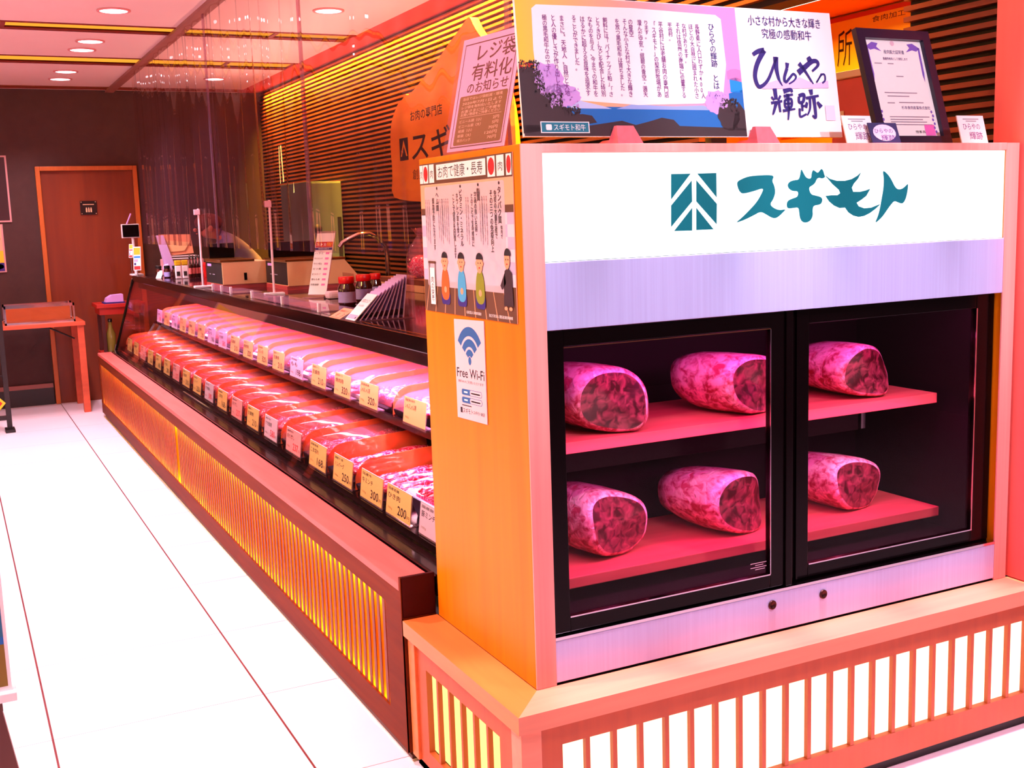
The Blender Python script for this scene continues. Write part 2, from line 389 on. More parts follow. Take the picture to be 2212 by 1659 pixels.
# recessed amber strips in the ceiling slots
STRIP = emis('amber_strip', (255, 160, 50), 1.3)
for i, (y0, y1, lab) in enumerate(((6.86, 6.99, 'amber strip light in the ceiling slot nearest the camera'), (8.17, 8.34, 'amber strip light in the middle ceiling slot'), (9.79, 9.84, 'thin amber strip light where ceiling meets the back wall'))):
    t = thing('strip_light', lab, 'ceiling light', (.0, (y0 + y1) / 2, CEIL + .06), 'amber ceiling strips')
    MB().box(-2.6, 2.36, y0, y1, CEIL + .006, CEIL + .014, STRIP).build('diffuser', t)
    for x in (.40, 1.9): MB().box(x - .012, x + .012, y0 - .03, y1 + .03, CEIL - .002, CEIL + .0055, SLOTD).build('clip', t)
# downlights
DL = emis('downlight_lens', (255, 246, 255), 6)
RING = M('downlight_ring', (235, 150, 150), .4, grain=.1)
labs = ['largest round downlight over the aisle, nearest the camera', 'nearer light of the middle pair of downlights over the aisle', 'farther light of the middle pair of downlights over the aisle',
        'nearer light of the far pair of downlights over the aisle', 'farther light of the far pair of downlights, nearest the dark wall',
        'round downlight above the counter behind the clear curtain, nearest', 'small round downlight above the counter, far back by the slatted wall']
proto = None
for k, (x, y) in enumerate(DOWN + DOWN_IN):
    if proto is None:
        proto = thing('downlight', labs[0], 'ceiling light', (x, y, CEIL), 'round ceiling downlights')
        MB().lathe([(.085, -.001), (.085, -.006), (.072, -.008), (.070, -.003)], (x, y, CEIL), RING, 24).build('ring', proto)
        MB().lathe([(.0, -.0055), (.070, -.005)], (x, y, CEIL), DL, 24).build('lens', proto)
    else: dup(proto, (x, y, CEIL), labs[k])

# ------------------------------------------------------------------ plinth under the cabinet
PANEL = emis('lit_panel', (255, 238, 196), 2.2)
pl = thing('cabinet_plinth', 'wooden plinth with glowing slatted windows under the meat cabinet', 'plinth', (1.7, 2.3, 0))
k = MB()  # mitred ledge: front strip and left strip
zt, zb, x0, y0, xr, yr = .396, .356, .965, 1.972, 3.2, 2.632
k.prism([(x0, y0), (xr, y0), (xr, 2.075), (1.062, 2.075)], (0, 0, zt), (1, 0, 0), (0, 1, 0), zt - zb, WOODL)
k.prism([(x0, y0), (1.062, 2.075), (1.062, yr), (x0, yr)], (0, 0, zt), (1, 0, 0), (0, 1, 0), zt - zb, WOODLY)
k.build('ledge', pl)
MB().box(1.062, 2.522, 2.075, yr, .36, .3955, BLACKM).build('deck', pl)
k = MB().box(.976, 1.024, 1.985, 2.033, .03, .356, WOODL, .002); k.build('post', pl)
k = MB().box(.976, 1.000, 2.590, 2.632, .03, .356, WOODLY, .002); k.build('post', pl)
def lattice(n0, pitch, w, n, z0, z1, front):
    f = MB(); a = n0 - .03
    L = n * pitch - (pitch - w)
    def bx(p, q, za, zc, d0=0, d1=.016, m=None):
        m = m or (WOODB)
        if front: f.box(p, q, 1.990 + d0, 1.990 + d1, za, zc, m)
        else: f.box(.984 + d0, .984 + d1, p, q, za, zc, m)
    e0 = 1.024 if front else 2.033; e1 = n0 + L + .02 if front else 2.590
    bx(e0, e1, z1, .356); bx(e0, e1, .03, z0); bx(e0, n0, z0, z1); bx(n0 + L, e1, z0, z1)
    for i in range(n - 1):
        p = n0 + i * pitch + w; bx(p, p + pitch - w, z0, z1, .001, .013)
    return f
lattice(1.076, .0682, .057, 24, .098, .304, True).build('front_lattice', pl)
lattice(2.108, .0724, .0625, 6, .073, .294, False).build('side_lattice', pl)
MB().box(1.03, 2.515, 2.018, 2.022, .06, .34, PANEL).build('front_light_panel', pl)
MB().box(1.012, 1.016, 2.05, 2.585, .06, .34, emis('lit_panel_side', (255, 236, 130), 1.7)).build('side_light_panel', pl)
MB().box(.992, 2.76, 2.004, 2.016, 0, .03, BLACKM).box(.992, 1.004, 2.016, 2.632, 0, .03, BLACKM).box(.992, 2.50, 2.022, 2.632, .0, .028, BLACKM).build('kick_plate', pl)

# ------------------------------------------------------------------ wooden display cabinet
XL, XR, YF, YB, ZB, ZT = 1.062, 2.513, 2.074, 2.622, .397, 1.563
cb = thing('meat_cabinet', 'tall wooden refrigerated cabinet with lit white sign and two glass doors', 'display cabinet', (1.79, 2.35, ZB))
ch = MB().box(XL, 1.110, YF + .004, YB, ZB, ZT, WOODV, .0015); ch.build('side_panel', cb)
MB().box(2.470, XR, YF + .004, YB, ZB, ZT, WOODV, .0015).build('side_panel', cb)
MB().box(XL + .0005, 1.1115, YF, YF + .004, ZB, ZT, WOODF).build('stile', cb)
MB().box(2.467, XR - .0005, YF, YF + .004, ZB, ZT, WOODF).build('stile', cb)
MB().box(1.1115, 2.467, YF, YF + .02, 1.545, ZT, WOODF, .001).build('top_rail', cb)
MB().box(1.110, 2.470, YF + .02, YB, ZT - .016, ZT, WOODV).build('top_panel', cb)
SIGN = emis('sign_light', (250, 253, 255), 1.7); TEAL = M('sign_teal', (4, 90, 100), .35, emit=(6, 120, 140), estr=.3)
g = MB().box(1.1125, 2.466, YF + .006, YF + .016, 1.3215, 1.544, SIGN)
LOGO = {
 'su':[(1.6091,1.4757),(1.6149,1.4811),(1.6381,1.489),(1.6615,1.4912),(1.7009,1.4922),(1.7156,1.4895),(1.7089,1.4787),(1.7161,1.4677),(1.7193,1.4521),(1.713,1.4367),(1.703,1.426),(1.713,1.4173),(1.7311,1.4112),(1.7513,1.4138),(1.7412,1.4062),(1.7311,1.3986),(1.7211,1.3936),(1.7091,1.3945),(1.6931,1.4028),(1.6765,1.4102),(1.6575,1.4023),(1.6302,1.3923),(1.6038,1.386),(1.6224,1.3971),(1.6458,1.415),(1.6654,1.4315),(1.6792,1.4498),(1.6859,1.4636),(1.6576,1.4564),(1.6303,1.4515),(1.6206,1.4526),(1.6129,1.4619)],
 'gi':[(1.755,1.4702),(1.7611,1.4764),(1.7753,1.4793),(1.7875,1.48),(1.7915,1.49),(1.7943,1.5063),(1.8017,1.4946),(1.81,1.4835),(1.8245,1.481),(1.8256,1.4943),(1.8297,1.5022),(1.8368,1.4989),(1.8439,1.4941),(1.8505,1.5003),(1.8554,1.5047),(1.8609,1.5002),(1.864,1.4906),(1.8674,1.4849),(1.8578,1.4812),(1.8481,1.4839),(1.8411,1.4808),(1.837,1.472),(1.8288,1.4664),(1.8193,1.4628),(1.8185,1.4565),(1.8248,1.4452),(1.8394,1.4424),(1.8541,1.4392),(1.8596,1.4333),(1.8563,1.4238),(1.848,1.4208),(1.8321,1.4196),(1.8293,1.4101),(1.8307,1.3957),(1.8233,1.3847),(1.8109,1.3803),(1.7985,1.3823),(1.791,1.3921),(1.7893,1.4064),(1.7867,1.4166),(1.7736,1.4157),(1.7541,1.4143),(1.7516,1.4248),(1.7552,1.4325),(1.7674,1.437),(1.7849,1.4407),(1.7865,1.4539),(1.7693,1.4543),(1.7591,1.4592),(1.7551,1.4655)],
 'mo':[(1.864,1.4906),(1.8809,1.4808),(1.9021,1.4757),(1.9277,1.4753),(1.9491,1.4792),(1.9663,1.4867),(1.9783,1.495),(1.9686,1.4795),(1.9558,1.4684),(1.9495,1.4588),(1.9539,1.449),(1.9757,1.4486),(1.9931,1.4515),(2.0079,1.4551),(1.9955,1.4384),(1.9804,1.4299),(1.9652,1.4228),(1.9719,1.4144),(1.9895,1.4091),(2.0115,1.4101),(2.0335,1.4162),(2.0415,1.4176),(2.0248,1.4065),(2.0073,1.3971),(1.9898,1.391),(1.9724,1.3889),(1.9549,1.3927),(1.9396,1.4006),(1.9287,1.4123),(1.9115,1.4118),(1.8944,1.418),(1.8794,1.428),(1.8679,1.4411),(1.8856,1.4423),(1.9047,1.4419),(1.9132,1.4466),(1.9088,1.4547),(1.8895,1.4679)],
 'to':[(2.0459,1.4997),(2.0631,1.4897),(2.0769,1.4746),(2.0863,1.4596),(2.0978,1.4511),(2.1136,1.4535),(2.127,1.4632),(2.1316,1.4655),(2.1289,1.4439),(2.1234,1.4273),(2.1146,1.4168),(2.1008,1.4195),(2.0871,1.4248),(2.0782,1.4184),(2.065,1.4054),(2.0475,1.386),(2.0229,1.3706),(2.0341,1.3897),(2.0403,1.4094),(2.0444,1.4291),(2.0497,1.452),(2.0513,1.4783)],
 'm1':[(1.4316,1.4975),(1.4833,1.4978),(1.4308,1.4425)],
 'm2':[(1.501,1.4978),(1.5529,1.4984),(1.5533,1.4445)],
 'm3':[(1.4861,1.4831),(1.4867,1.4373),(1.43,1.3829),(1.4307,1.4297)],
 'm4':[(1.4983,1.4835),(1.5539,1.4303),(1.5529,1.3849),(1.4978,1.4371)],
 'm5':[(1.4869,1.4238),(1.4861,1.3735),(1.4379,1.3743)],
 'm6':[(1.4977,1.4235),(1.5445,1.3742),(1.4972,1.3743)],
}
a = Art((0, YF + .0055, 0), (1, 0, 0), (0, 0, 1), g)
for kk, q in LOGO.items(): a.poly(chaikin(q, 2) if kk[0] != 'm' else q, TEAL)
g.build('sign_panel', cb)
MB().box(1.1115, 2.467, YF, YF + .012, 1.178, 1.3205, STEEL, .002).build('upper_metal_panel', cb)
MB().box(1.1115, 2.467, YF, YF + .012, .402, .498, STEEL, .002).build('lower_metal_panel', cb)
MB().box(1.1115, 2.467, YF - .0005, YF + .014, .498, .505, CHROME).build('door_track', cb)
for (x, zz) in ((1.707, .469), (1.866, .467)):
    MB().lathe([(.0115, 0), (.0115, -.003), (.008, -.004), (.007, -.001), (0, -.001)], (x, YF, zz), M('lock_bronze', (70, 36, 34), .35, .6, grain=.1), 16, 'Y').build('lock', cb)
INT = M('cabinet_liner', (12, 2, 4), .6, spec=.15, grain=.2)
i_ = MB().box(1.110, 2.470, YB - .02, YB - .004, ZB + .005, 1.547, INT).box(1.1102, 1.116, YF + .03, YB - .02, .505, 1.18, INT).box(2.464, 2.4698, YF + .03, YB - .02, .505, 1.18, INT)
i_.box(1.110, 2.470, YF + .03, YB - .02, .488, .505, INT).box(1.110, 2.470, YF + .075, YB - .02, 1.18, 1.19, INT); i_.build('liner', cb)
TUBEP = emis('pink_tube', (255, 110, 190), 4)
MB().tube([(1.16, YF + .068, 1.172), (2.42, YF + .068, 1.172)], .007, TUBEP).build('light_tube', cb)
def door(x0, x1, y, ins, refl):
    e = .001
    f = MB(); w = ins; z0, z1 = .508, 1.176
    f.box(x0, x0 + w, y, y + .018, z0, z1, BLACK, .002).box(x1 - w, x1, y, y + .018, z0, z1, BLACK, .002)
    f.box(x0 + w, x1 - w, y, y + .018, z1 - .036, z1, BLACK, .002).box(x0 + w, x1 - w, y, y + .018, z0, z0 + .034, BLACK, .002)
    return f, w
f, w = door(1.1125, 1.752, YF + .010, .043, 0); dr = f.build('door', cb)
MB().box(1.155, 1.709, YF + .017, YF + .020, .542, 1.140, GLASS).build('glass', dr)
MB().box(1.155, 1.709, YF + .0085, YF + .0105, .5405, .5435, CHROME).box(1.7085, 1.7105, YF + .0085, YF + .0105, .5435, 1.1375, CHROME).box(1.155, 1.709, YF + .0085, YF + .0105, 1.1375, 1.1390, M('bronze_trim', (120, 78, 52), .3, .6, grain=.1)).build('trim', dr)
f, w = door(1.772, 2.466, YF + .024, .066, 0); dr2 = f.build('door', cb)
MB().box(1.840, 2.400, YF + .030, YF + .033, .542, 1.140, GLASS).build('glass', dr2)
MB().box(1.840, 2.404, YF + .0225, YF + .0245, .5405, .5435, CHROME).box(2.400, 2.4035, YF + .0225, YF + .0245, .5435, 1.14, CHROME).build('trim', dr2)
MB().box(1.752, 1.772, YF + .004, YF + .040, .506, 1.177, BLACK, .002).box(1.795, 1.800, YF + .018, YF + .026, .51, 1.176, BLACK).build('mullion', cb)
g1 = M('glass_print', (200, 170, 190), .6, grain=.05)
a = Art((1.655, YF + .0165, .556), (.048, 0, 0), (0, 0, .022))
for i, (p, q) in enumerate(((.0, 1), (.3, .8), (0, 1), (.3, .9))): a.rect(p, q, .80 - i * .24, .88 - i * .24, g1)
a.mb.build('glass_label', dr)
SHELFW = M('shelf_wood', (206, 98, 94), .42, grain=.45, gscale=(3, 24, 30), dark=.75)
for (z0, z1, xr_) in ((.866, .894, 2.430), (.540, .567, 2.447)):
    s_ = MB().box(1.118, xr_, 2.25, 2.595, z0, z1, SHELFW, .002); sh = s_.build('shelf', cb)
    if z0 > .7: MB().box(1.118, 2.16, 2.27, 2.585, z0 - .048, z0 - .001, BLACK).box(2.20, 2.215, 2.3, 2.315, z0 - .055, z0 - .001, CHROME).build('bracket', sh)

# ------------------------------------------------------------------ beef loins
def meat_body():
    m = bpy.data.materials.new('beef_surface'); m.use_nodes = True; nt = m.node_tree; b = nt.nodes['Principled BSDF']; N = nt.nodes.new; K = nt.links.new
    tc = N('ShaderNodeTexCoord'); mp = N('ShaderNodeMapping'); mp.inputs['Scale'].default_value = (14, 34, 26)
    nz = N('ShaderNodeTexNoise'); nz.inputs['Scale'].default_value = 1.0; nz.inputs['Detail'].default_value = 6; nz.inputs['Distortion'].default_value = 1.2
    K(tc.outputs['Object'], mp.inputs[0]); K(mp.outputs[0], nz.inputs['Vector'])
    cr = N('ShaderNodeValToRGB'); e = cr.color_ramp.elements; e[0].position = .42; e[0].color = RGB(150, 12, 40); e[1].position = .57; e[1].color = RGB(248, 140, 166)
    c2 = N('ShaderNodeValToRGB'); e = c2.color_ramp.elements; e[0].position = .40; e[0].color = RGB(206, 76, 116); e[1].position = .56; e[1].color = RGB(255, 206, 224)
    n2 = N('ShaderNodeTexNoise'); n2.inputs['Scale'].default_value = 46; n2.inputs['Detail'].default_value = 6; n2.inputs['Distortion'].default_value = 1.0; K(tc.outputs['Object'], n2.inputs['Vector'])
    sp = N('ShaderNodeSeparateXYZ'); K(tc.outputs['Object'], sp.inputs[0])
    ad = N('ShaderNodeMath'); ad.operation = 'MULTIPLY_ADD'; K(nz.outputs[0], ad.inputs[0]); ad.inputs[1].default_value = .12; K(sp.outputs[2], ad.inputs[2])
    mr = N('ShaderNodeMapRange'); mr.inputs[1].default_value = .12; mr.inputs[2].default_value = .17; K(ad.outputs[0], mr.inputs[0])
    mx = N('ShaderNodeMix'); mx.data_type = 'RGBA'; K(mr.outputs[0], mx.inputs[0]); av = N('ShaderNodeMath'); av.operation = 'MULTIPLY_ADD'; av.inputs[1].default_value = .55; K(n2.outputs[0], av.inputs[0]); hf = N('ShaderNodeMath'); hf.operation = 'MULTIPLY'; hf.inputs[1].default_value = .45; K(nz.outputs[0], hf.inputs[0]); K(hf.outputs[0], av.inputs[2]); K(av.outputs[0], cr.inputs[0]); K(av.outputs[0], c2.inputs[0]); K(cr.outputs[0], mx.inputs[6]); K(c2.outputs[0], mx.inputs[7])
    K(mx.outputs[2], b.inputs['Base Color']); b.inputs['Roughness'].default_value = .32; b.inputs['Coat Weight'].default_value = .6; b.inputs['Coat Roughness'].default_value = .1
    bp = N('ShaderNodeBump'); bp.inputs['Strength'].default_value = .8; bp.inputs['Distance'].default_value = .006; K(n2.outputs[0], bp.inputs['Height']); K(bp.outputs[0], b.inputs['Normal'])
    return m
def meat_face():
    m = bpy.data.materials.new('beef_cut'); m.use_nodes = True; nt = m.node_tree; b = nt.nodes['Principled BSDF']; N = nt.nodes.new; K = nt.links.new
    tc = N('ShaderNodeTexCoord'); nz = N('ShaderNodeTexNoise'); nz.inputs['Scale'].default_value = 42; nz.inputs['Detail'].default_value = 9; nz.inputs['Distortion'].default_value = .8
    K(tc.outputs['Object'], nz.inputs['Vector'])
    cr = N('ShaderNodeValToRGB'); e = cr.color_ramp.elements; e[0].position = .40; e[0].color = RGB(56, 6, 14); e[1].position = .74; e[1].color = RGB(168, 70, 88)
    K(nz.outputs[0], cr.inputs[0]); K(cr.outputs[0], b.inputs['Base Color']); b.inputs['Roughness'].default_value = .35; b.inputs['Coat Weight'].default_value = .4; b.inputs['Coat Roughness'].default_value = .15
    return m
BEEF = meat_body(); BCUT = meat_face(); STAMP = M('beef_stamp', (120, 30, 110), .5, grain=.1)
def loin(loc, w, h, L, yaw, seed, label):
    """D-shaped loin; local +X is the axis towards the cut face"""
    t = thing('beef_loin', label, 'meat', loc, 'beef loins in the cabinet', yaw); q = random.Random(seed)
    ph = [q.random() * 6 for _ in range(6)]; n = 40
    prof = [(-L, .02), (-L + .008, .35), (-L + .025, .62), (-L * .86, .83), (-L * .66, .95), (-L * .4, 1.0), (-L * .15, 1.0), (-.02, .99), (-.006, .96), (0, .90)]
    vs = []; fs = []
    def ring(x, s, k):
        o = []
        for i in range(n):
            a = 2 * PI * i / n; c, sn = math.cos(a), math.sin(a)
            yy = math.copysign(abs(c) ** .78, c) * w / 2; zz = math.copysign(abs(sn) ** (.72 if sn < 0 else .92), sn) * h / 2
            wob = 1 + .035 * math.sin(2 * a + ph[0] + x * 5) + .025 * math.sin(3 * a + ph[1] - x * 8) + .006 * math.sin(7 * a + ph[2] + x * 20)
            yy = yy * s * wob; zz = zz * s * wob
            z_ = h / 2 + zz - .16 * yy
            if z_ < .003: z_ = .003 + (z_ - .003) * .08
            o.append((x + .012 * math.sin(2 * a + ph[4]), yy + .01 * math.sin(x * 12 + ph[3]), z_))
        return o
    for k, (x, s) in enumerate(prof): vs += ring(x, s, k)
    for k in range(len(prof) - 1):
        for i in range(n): fs.append((k * n + i, k * n + (i + 1) % n, (k + 1) * n + (i + 1) % n, (k + 1) * n + i))
    mb = MB().add(vs, fs, BEEF, True).add(vs[:n], [list(range(n))[::-1]], BEEF, True)
    if seed % 2:   # ink stamp on the fat cap
        st = Art((-L * .55, w * .10, h * .985), (L * .28, 0, 0), (0, .045, -.004), mb)
    mb.build('body', t, local=True)
    fv = []; ff = []
    rings = [(0, .90), (.003, .84), (.005, .70), (.006, .45), (.006, .2), (.006, .01)]
    for k, (x, s) in enumerate(rings): fv += ring(x, s, k)
    for k in range(len(rings) - 1):
        for i in range(n): ff.append((k * n + i, k * n + (i + 1) % n, (k + 1) * n + (i + 1) % n, (k + 1) * n + i))
    # recentre small rings towards the middle height so the face is a clean disc
    cz = h / 2
    for k, (x, s) in enumerate(rings):
        for i in range(n):
            a_ = fv[k * n + i]; r0 = vs[(len(prof) - 1) * n + i]; f_ = s / .90
            fv[k * n + i] = (x + (r0[0]) * f_, r0[1] * f_, cz + (r0[2] - cz) * f_)
    o = MB().add(fv, ff[:n], BEEF, True).add(fv, ff[n:], BCUT, True).build('cut_face', t, local=True); o['label'] = 'dark red cut end of the loin'
    return t
zu, zl = .8945, .5675
loin((1.380, 2.268, zu), .205, .165, .255, math.radians(-92), 1, 'beef loin at the left end of the upper cabinet shelf, cut face turned right')
loin((1.825, 2.285, zu), .200, .155, .230, math.radians(-76), 2, 'beef loin in the middle of the upper cabinet shelf')
loin((2.215, 2.290, zu), .190, .150, .250, math.radians(-84), 3, 'beef loin on the upper shelf behind the right glass door')
loin((1.420, 2.320, zl), .185, .175, .240, math.radians(-84), 4, 'beef loin at the left end of the lower cabinet shelf')
loin((1.820, 2.325, zl), .215, .170, .240, math.radians(-74), 5, 'beef loin in the middle of the lower shelf, pale fat cap on top')
loin((2.215, 2.335, zl), .195, .150, .240, math.radians(-86), 6, 'beef loin on the lower shelf behind the right glass door')
# ------------------------------------------------------------------ counter base with amber lattice
Y0, Y1 = 2.640, 9.02
ct = thing('service_counter', 'long wooden counter base with glowing amber slats along the aisle', 'counter', (1.4, 5.8, 0))
MB().box(.965, 1.062, Y0 + .012, Y1, .470, .490, WOODT, .002).build('ledge', ct)
f = MB()
f.box(.967, .9750, Y0 + .012, Y1, .412, .470, WOODC).box(.967, .9750, Y0 + .012, Y1, .035, .112, WOODC).box(.967, .9750, Y0 + .012, 2.765, .112, .412, WOODC).box(.967, .9750, 8.995, Y1, .112, .412, WOODC)
f.build('frame', ct)
SLW = M('amber_slat_wood', (120, 40, 6), .5, grain=.5, gscale=(20, 20, 2), dark=.7)
for (a0, a1) in ((2.765, 5.860), (5.885, 8.995)):
    s_ = MB(); y = a0 + .022
    while y < a1 - .02:
        s_.box(.9722, .9746, y, y + .019, .112, .412, SLW); y += .045
    s_.build('slat_panel', ct)
MB().box(.966, 1.062, Y0, Y0 + .012, .398, .508, DKRED, .002).box(.966, 1.062, Y0, Y0 + .012, .03, .398, WOODC).box(.9655, .970, Y0, Y0 + .0118, .03, .508, WOODC).build('end_board', ct)
MB().box(.967, 1.062, Y1, Y1 + .015, .03, .49, DKRED).build('end_board', ct)
AMBT = emis('amber_tube', (255, 206, 96), 50)
vm = bpy.data.materials.new('backlit_veneer'); vm.use_nodes = True; nt = vm.node_tree; nt.nodes.clear(); N = nt.nodes.new; K = nt.links.new
o_ = N('ShaderNodeOutputMaterial'); tl_ = N('ShaderNodeBsdfTranslucent'); df_ = N('ShaderNodeBsdfDiffuse'); ms = N('ShaderNodeMixShader'); ms.inputs[0].default_value = .25
tc = N('ShaderNodeTexCoord'); mp = N('ShaderNodeMapping'); mp.inputs['Scale'].default_value = (20, 40, 3); nz = N('ShaderNodeTexNoise'); nz.inputs['Scale'].default_value = 1; nz.inputs['Detail'].default_value = 4
cr = N('ShaderNodeValToRGB'); cr.color_ramp.elements[0].position = .3; cr.color_ramp.elements[0].color = RGB(240, 132, 10); cr.color_ramp.elements[1].position = .65; cr.color_ramp.elements[1].color = RGB(255, 205, 60)
K(tc.outputs['Object'], mp.inputs[0]); K(mp.outputs[0], nz.inputs['Vector']); K(nz.outputs[0], cr.inputs[0]); K(cr.outputs[0], tl_.inputs[0]); df_.inputs[0].default_value = RGB(200, 86, 10)
K(tl_.outputs[0], ms.inputs[1]); K(df_.outputs[0], ms.inputs[2]); K(ms.outputs[0], o_.inputs[0])
MB().add([(.9762, Y0 + .02, .09), (.9762, Y1, .09), (.9762, Y1, .43), (.9762, Y0 + .02, .43)], [(0, 3, 2, 1)], vm).build('veneer_screen', ct)
MB().box(1.042, 1.052, Y0 + .05, Y1, .0725, .4445, M('trough_back', (250, 140, 30), .6, grain=.2)).build('backing', ct)
for z_ in (.428, .096): MB().tube([(1.004, Y0 + .12, z_), (1.004, Y1 - .03, z_)], .006, AMBT, 6).build('light_tube', ct)
MB().box(.987, 1.06, Y0 + .02, Y1, .445, .4695, WOODC).box(.987, 1.06, Y0 + .02, Y1, .035, .072, WOODC).build('light_trough', ct)
MB().box(1.012, 1.06, Y0 + .002, Y1, 0, .0345, BLACKM).box(.984, 1.012, Y0 + .02, Y1, 0, .010, M('kick_brown', (90, 52, 44), .5, grain=.2)).build('kick_plate', ct)

# ------------------------------------------------------------------ refrigerated showcase
sc = thing('meat_showcase', 'long refrigerated meat showcase with slanted glass front and black rails', 'showcase', (1.5, 5.8, .49))
GRAN = M('speckled_granite', (44, 22, 26), .22, grain=1.0, gscale=(90, 60, 90), dark=.6)
Ye = 9.0
MB().box(1.066, 1.100, Y0, Ye, .44, .500, BLACK, .003).box(1.100, 1.128, Y0, Ye, .44, .497, GRAN).build('bottom_rail', sc)
dk = MB().prism([(1.128, .505), (1.86, .505), (1.86, .585), (1.128, .527)], (0, Y0, 0), (1, 0, 0), (0, 0, 1), Ye - Y0, BLACK); dk.build('deck', sc)
MB().box(1.86, 1.88, Y0, Ye, .44, 1.03, BLACK).build('back_panel', sc)
us = MB().prism([(1.392, .690), (1.86, .722), (1.86, .747), (1.392, .715)], (0, Y0, 0), (1, 0, 0), (0, 0, 1), Ye - Y0, BLACK)
us.box(1.378, 1.392, Y0, Ye, .694, .722, BLACK); us.build('upper_shelf', sc)
g = MB(); A = Vector((1.104, 0, .50)); B = Vector((1.268, 0, 1.018)); n = Vector((B - A)).cross(Vector((0, 1, 0))).normalized()
cuts = [Y0 + .003, 4.60, 6.80, Ye - .012]
for i in range(3):
    g = MB(); p0 = A.copy(); p1 = B.copy()
    vs = [(p.x + o.x, y, p.z + o.z) for y in (cuts[i] + .002, cuts[i + 1] - .002) for p in (p0, p1) for o in (Vector((0, 0, 0)), n * .005)]
    g.add(vs, [(0, 1, 3, 2), (4, 6, 7, 5), (0, 4, 5, 1), (2, 3, 7, 6), (0, 2, 6, 4), (1, 5, 7, 3)], GLASS).build('front_glass', sc)
eg = MB().prism([(1.104, .50), (1.86, .50), (1.86, 1.02), (1.266, 1.02)], (0, Ye - .004, 0), (1, 0, 0), (0, 0, 1), .008, clear('end_glass', (235, 200, 205), .06, .0)).build('end_glass', sc)
MB().tube([(1.100, Ye + .004, .50), (1.264, Ye + .004, 1.03)], .010, BLACK, 8).build('end_trim', sc)
MB().tube([(1.092, Ye + .016, .50), (1.105, Ye + .016, .545)], .006, CHROME, 8).build('end_clip', sc)
MB().tube([(1.238, Ye + .016, .96), (1.262, Ye + .016, 1.04)], .006, CHROME, 8).build('end_clip', sc)
MB().box(1.258, 1.292, Y0, Ye, 1.018, 1.066, BLACK, .004).box(1.292, 1.50, Y0, Ye, 1.024, 1.046, BLACK).build('top_rail', sc)
MB().box(1.300, 1.318, Y0, Ye, .965, 1.018, BLACK, .003).build('lamp_housing', sc)
PT = emis('showcase_tube', (255, 150, 215), 5)
MB().tube([(1.34, Y0 + .05, 1.008), (1.34, Ye - .04, 1.008)], .011, PT, 8).build('light_tube', sc)
WTOP = M('worktop_gloss', (46, 20, 30), .06, spec=.6, grain=.25, gscale=(3, 3, 3))
MB().box(1.296, 2.16, Y0, Ye, 1.0462, 1.0652, WTOP, .002).build('worktop', sc)
MB().box(1.88, 2.12, Y0, Ye, 0, 1.046, M('counter_back_grey', (70, 40, 44), .5, grain=.2)).build('rear_cabinet', sc)

# ------------------------------------------------------------------ meat trays
def slice_mat(name, c0, c1, c2):
    m = bpy.data.materials.new(name); m.use_nodes = True; nt = m.node_tree; b = nt.nodes['Principled BSDF']; N = nt.nodes.new; K = nt.links.new
    tc = N('ShaderNodeTexCoord'); nz = N('ShaderNodeTexNoise'); nz.inputs['Scale'].default_value = 48; nz.inputs['Detail'].default_value = 5; nz.inputs['Distortion'].default_value = 2.2
    K(tc.outputs['Object'], nz.inputs['Vector']); cr = N('ShaderNodeValToRGB'); e = cr.color_ramp.elements
    e[0].position = .38; e[0].color = RGB(*c0); e[1].position = .66; e[1].color = RGB(*c2); x = e.new(.52); x.color = RGB(*c1)
    K(nz.outputs[0], cr.inputs[0]); K(cr.outputs[0], b.inputs['Base Color']); b.inputs['Roughness'].default_value = .25; b.inputs['Coat Weight'].default_value = .5
    return m
SL1 = slice_mat('marbled_beef', (190, 8, 36), (226, 40, 76), (255, 170, 190))
SL2 = slice_mat('lean_beef', (140, 8, 16), (186, 20, 30), (226, 90, 90))
SL3 = slice_mat('pork', (240, 90, 110), (250, 140, 150), (255, 215, 215))
TRAYB = M('tray_black', (20, 10, 12), .25, grain=.1); TRAYW = M('tray_white', (250, 235, 245), .3, grain=.05)
COVER = clear('tray_cover', (255, 232, 236), .05, .05, .12, (255, 150, 160), fres=.9)
SIDEP = clear('divider_acrylic', (255, 190, 160), .05, .03, .45, (255, 132, 70), fres=.6)
TW, TD = .286, .37
def tray_shape(mat):
    m = MB(); h = .024
    m.box(.012, TD - .012, -TW / 2 + .012, TW / 2 - .012, 0, .004, mat)
    o = [(0, -TW / 2), (TD, -TW / 2), (TD, TW / 2), (0, TW / 2)]; i_ = [(.016, -TW / 2 + .016), (TD - .016, -TW / 2 + .016), (TD - .016, TW / 2 - .016), (.016, TW / 2 - .016)]
    vs = [(x, y, h) for x, y in o] + [(x, y, .004) for x, y in i_] + [(x * .98 + .004, y * .96, 0) for x, y in o]
    fs = []
    for k in range(4): fs += [(k, (k + 1) % 4, 4 + (k + 1) % 4, 4 + k), (k, 8 + k, 8 + (k + 1) % 4, (k + 1) % 4)]
    return m.add(vs, fs, mat)
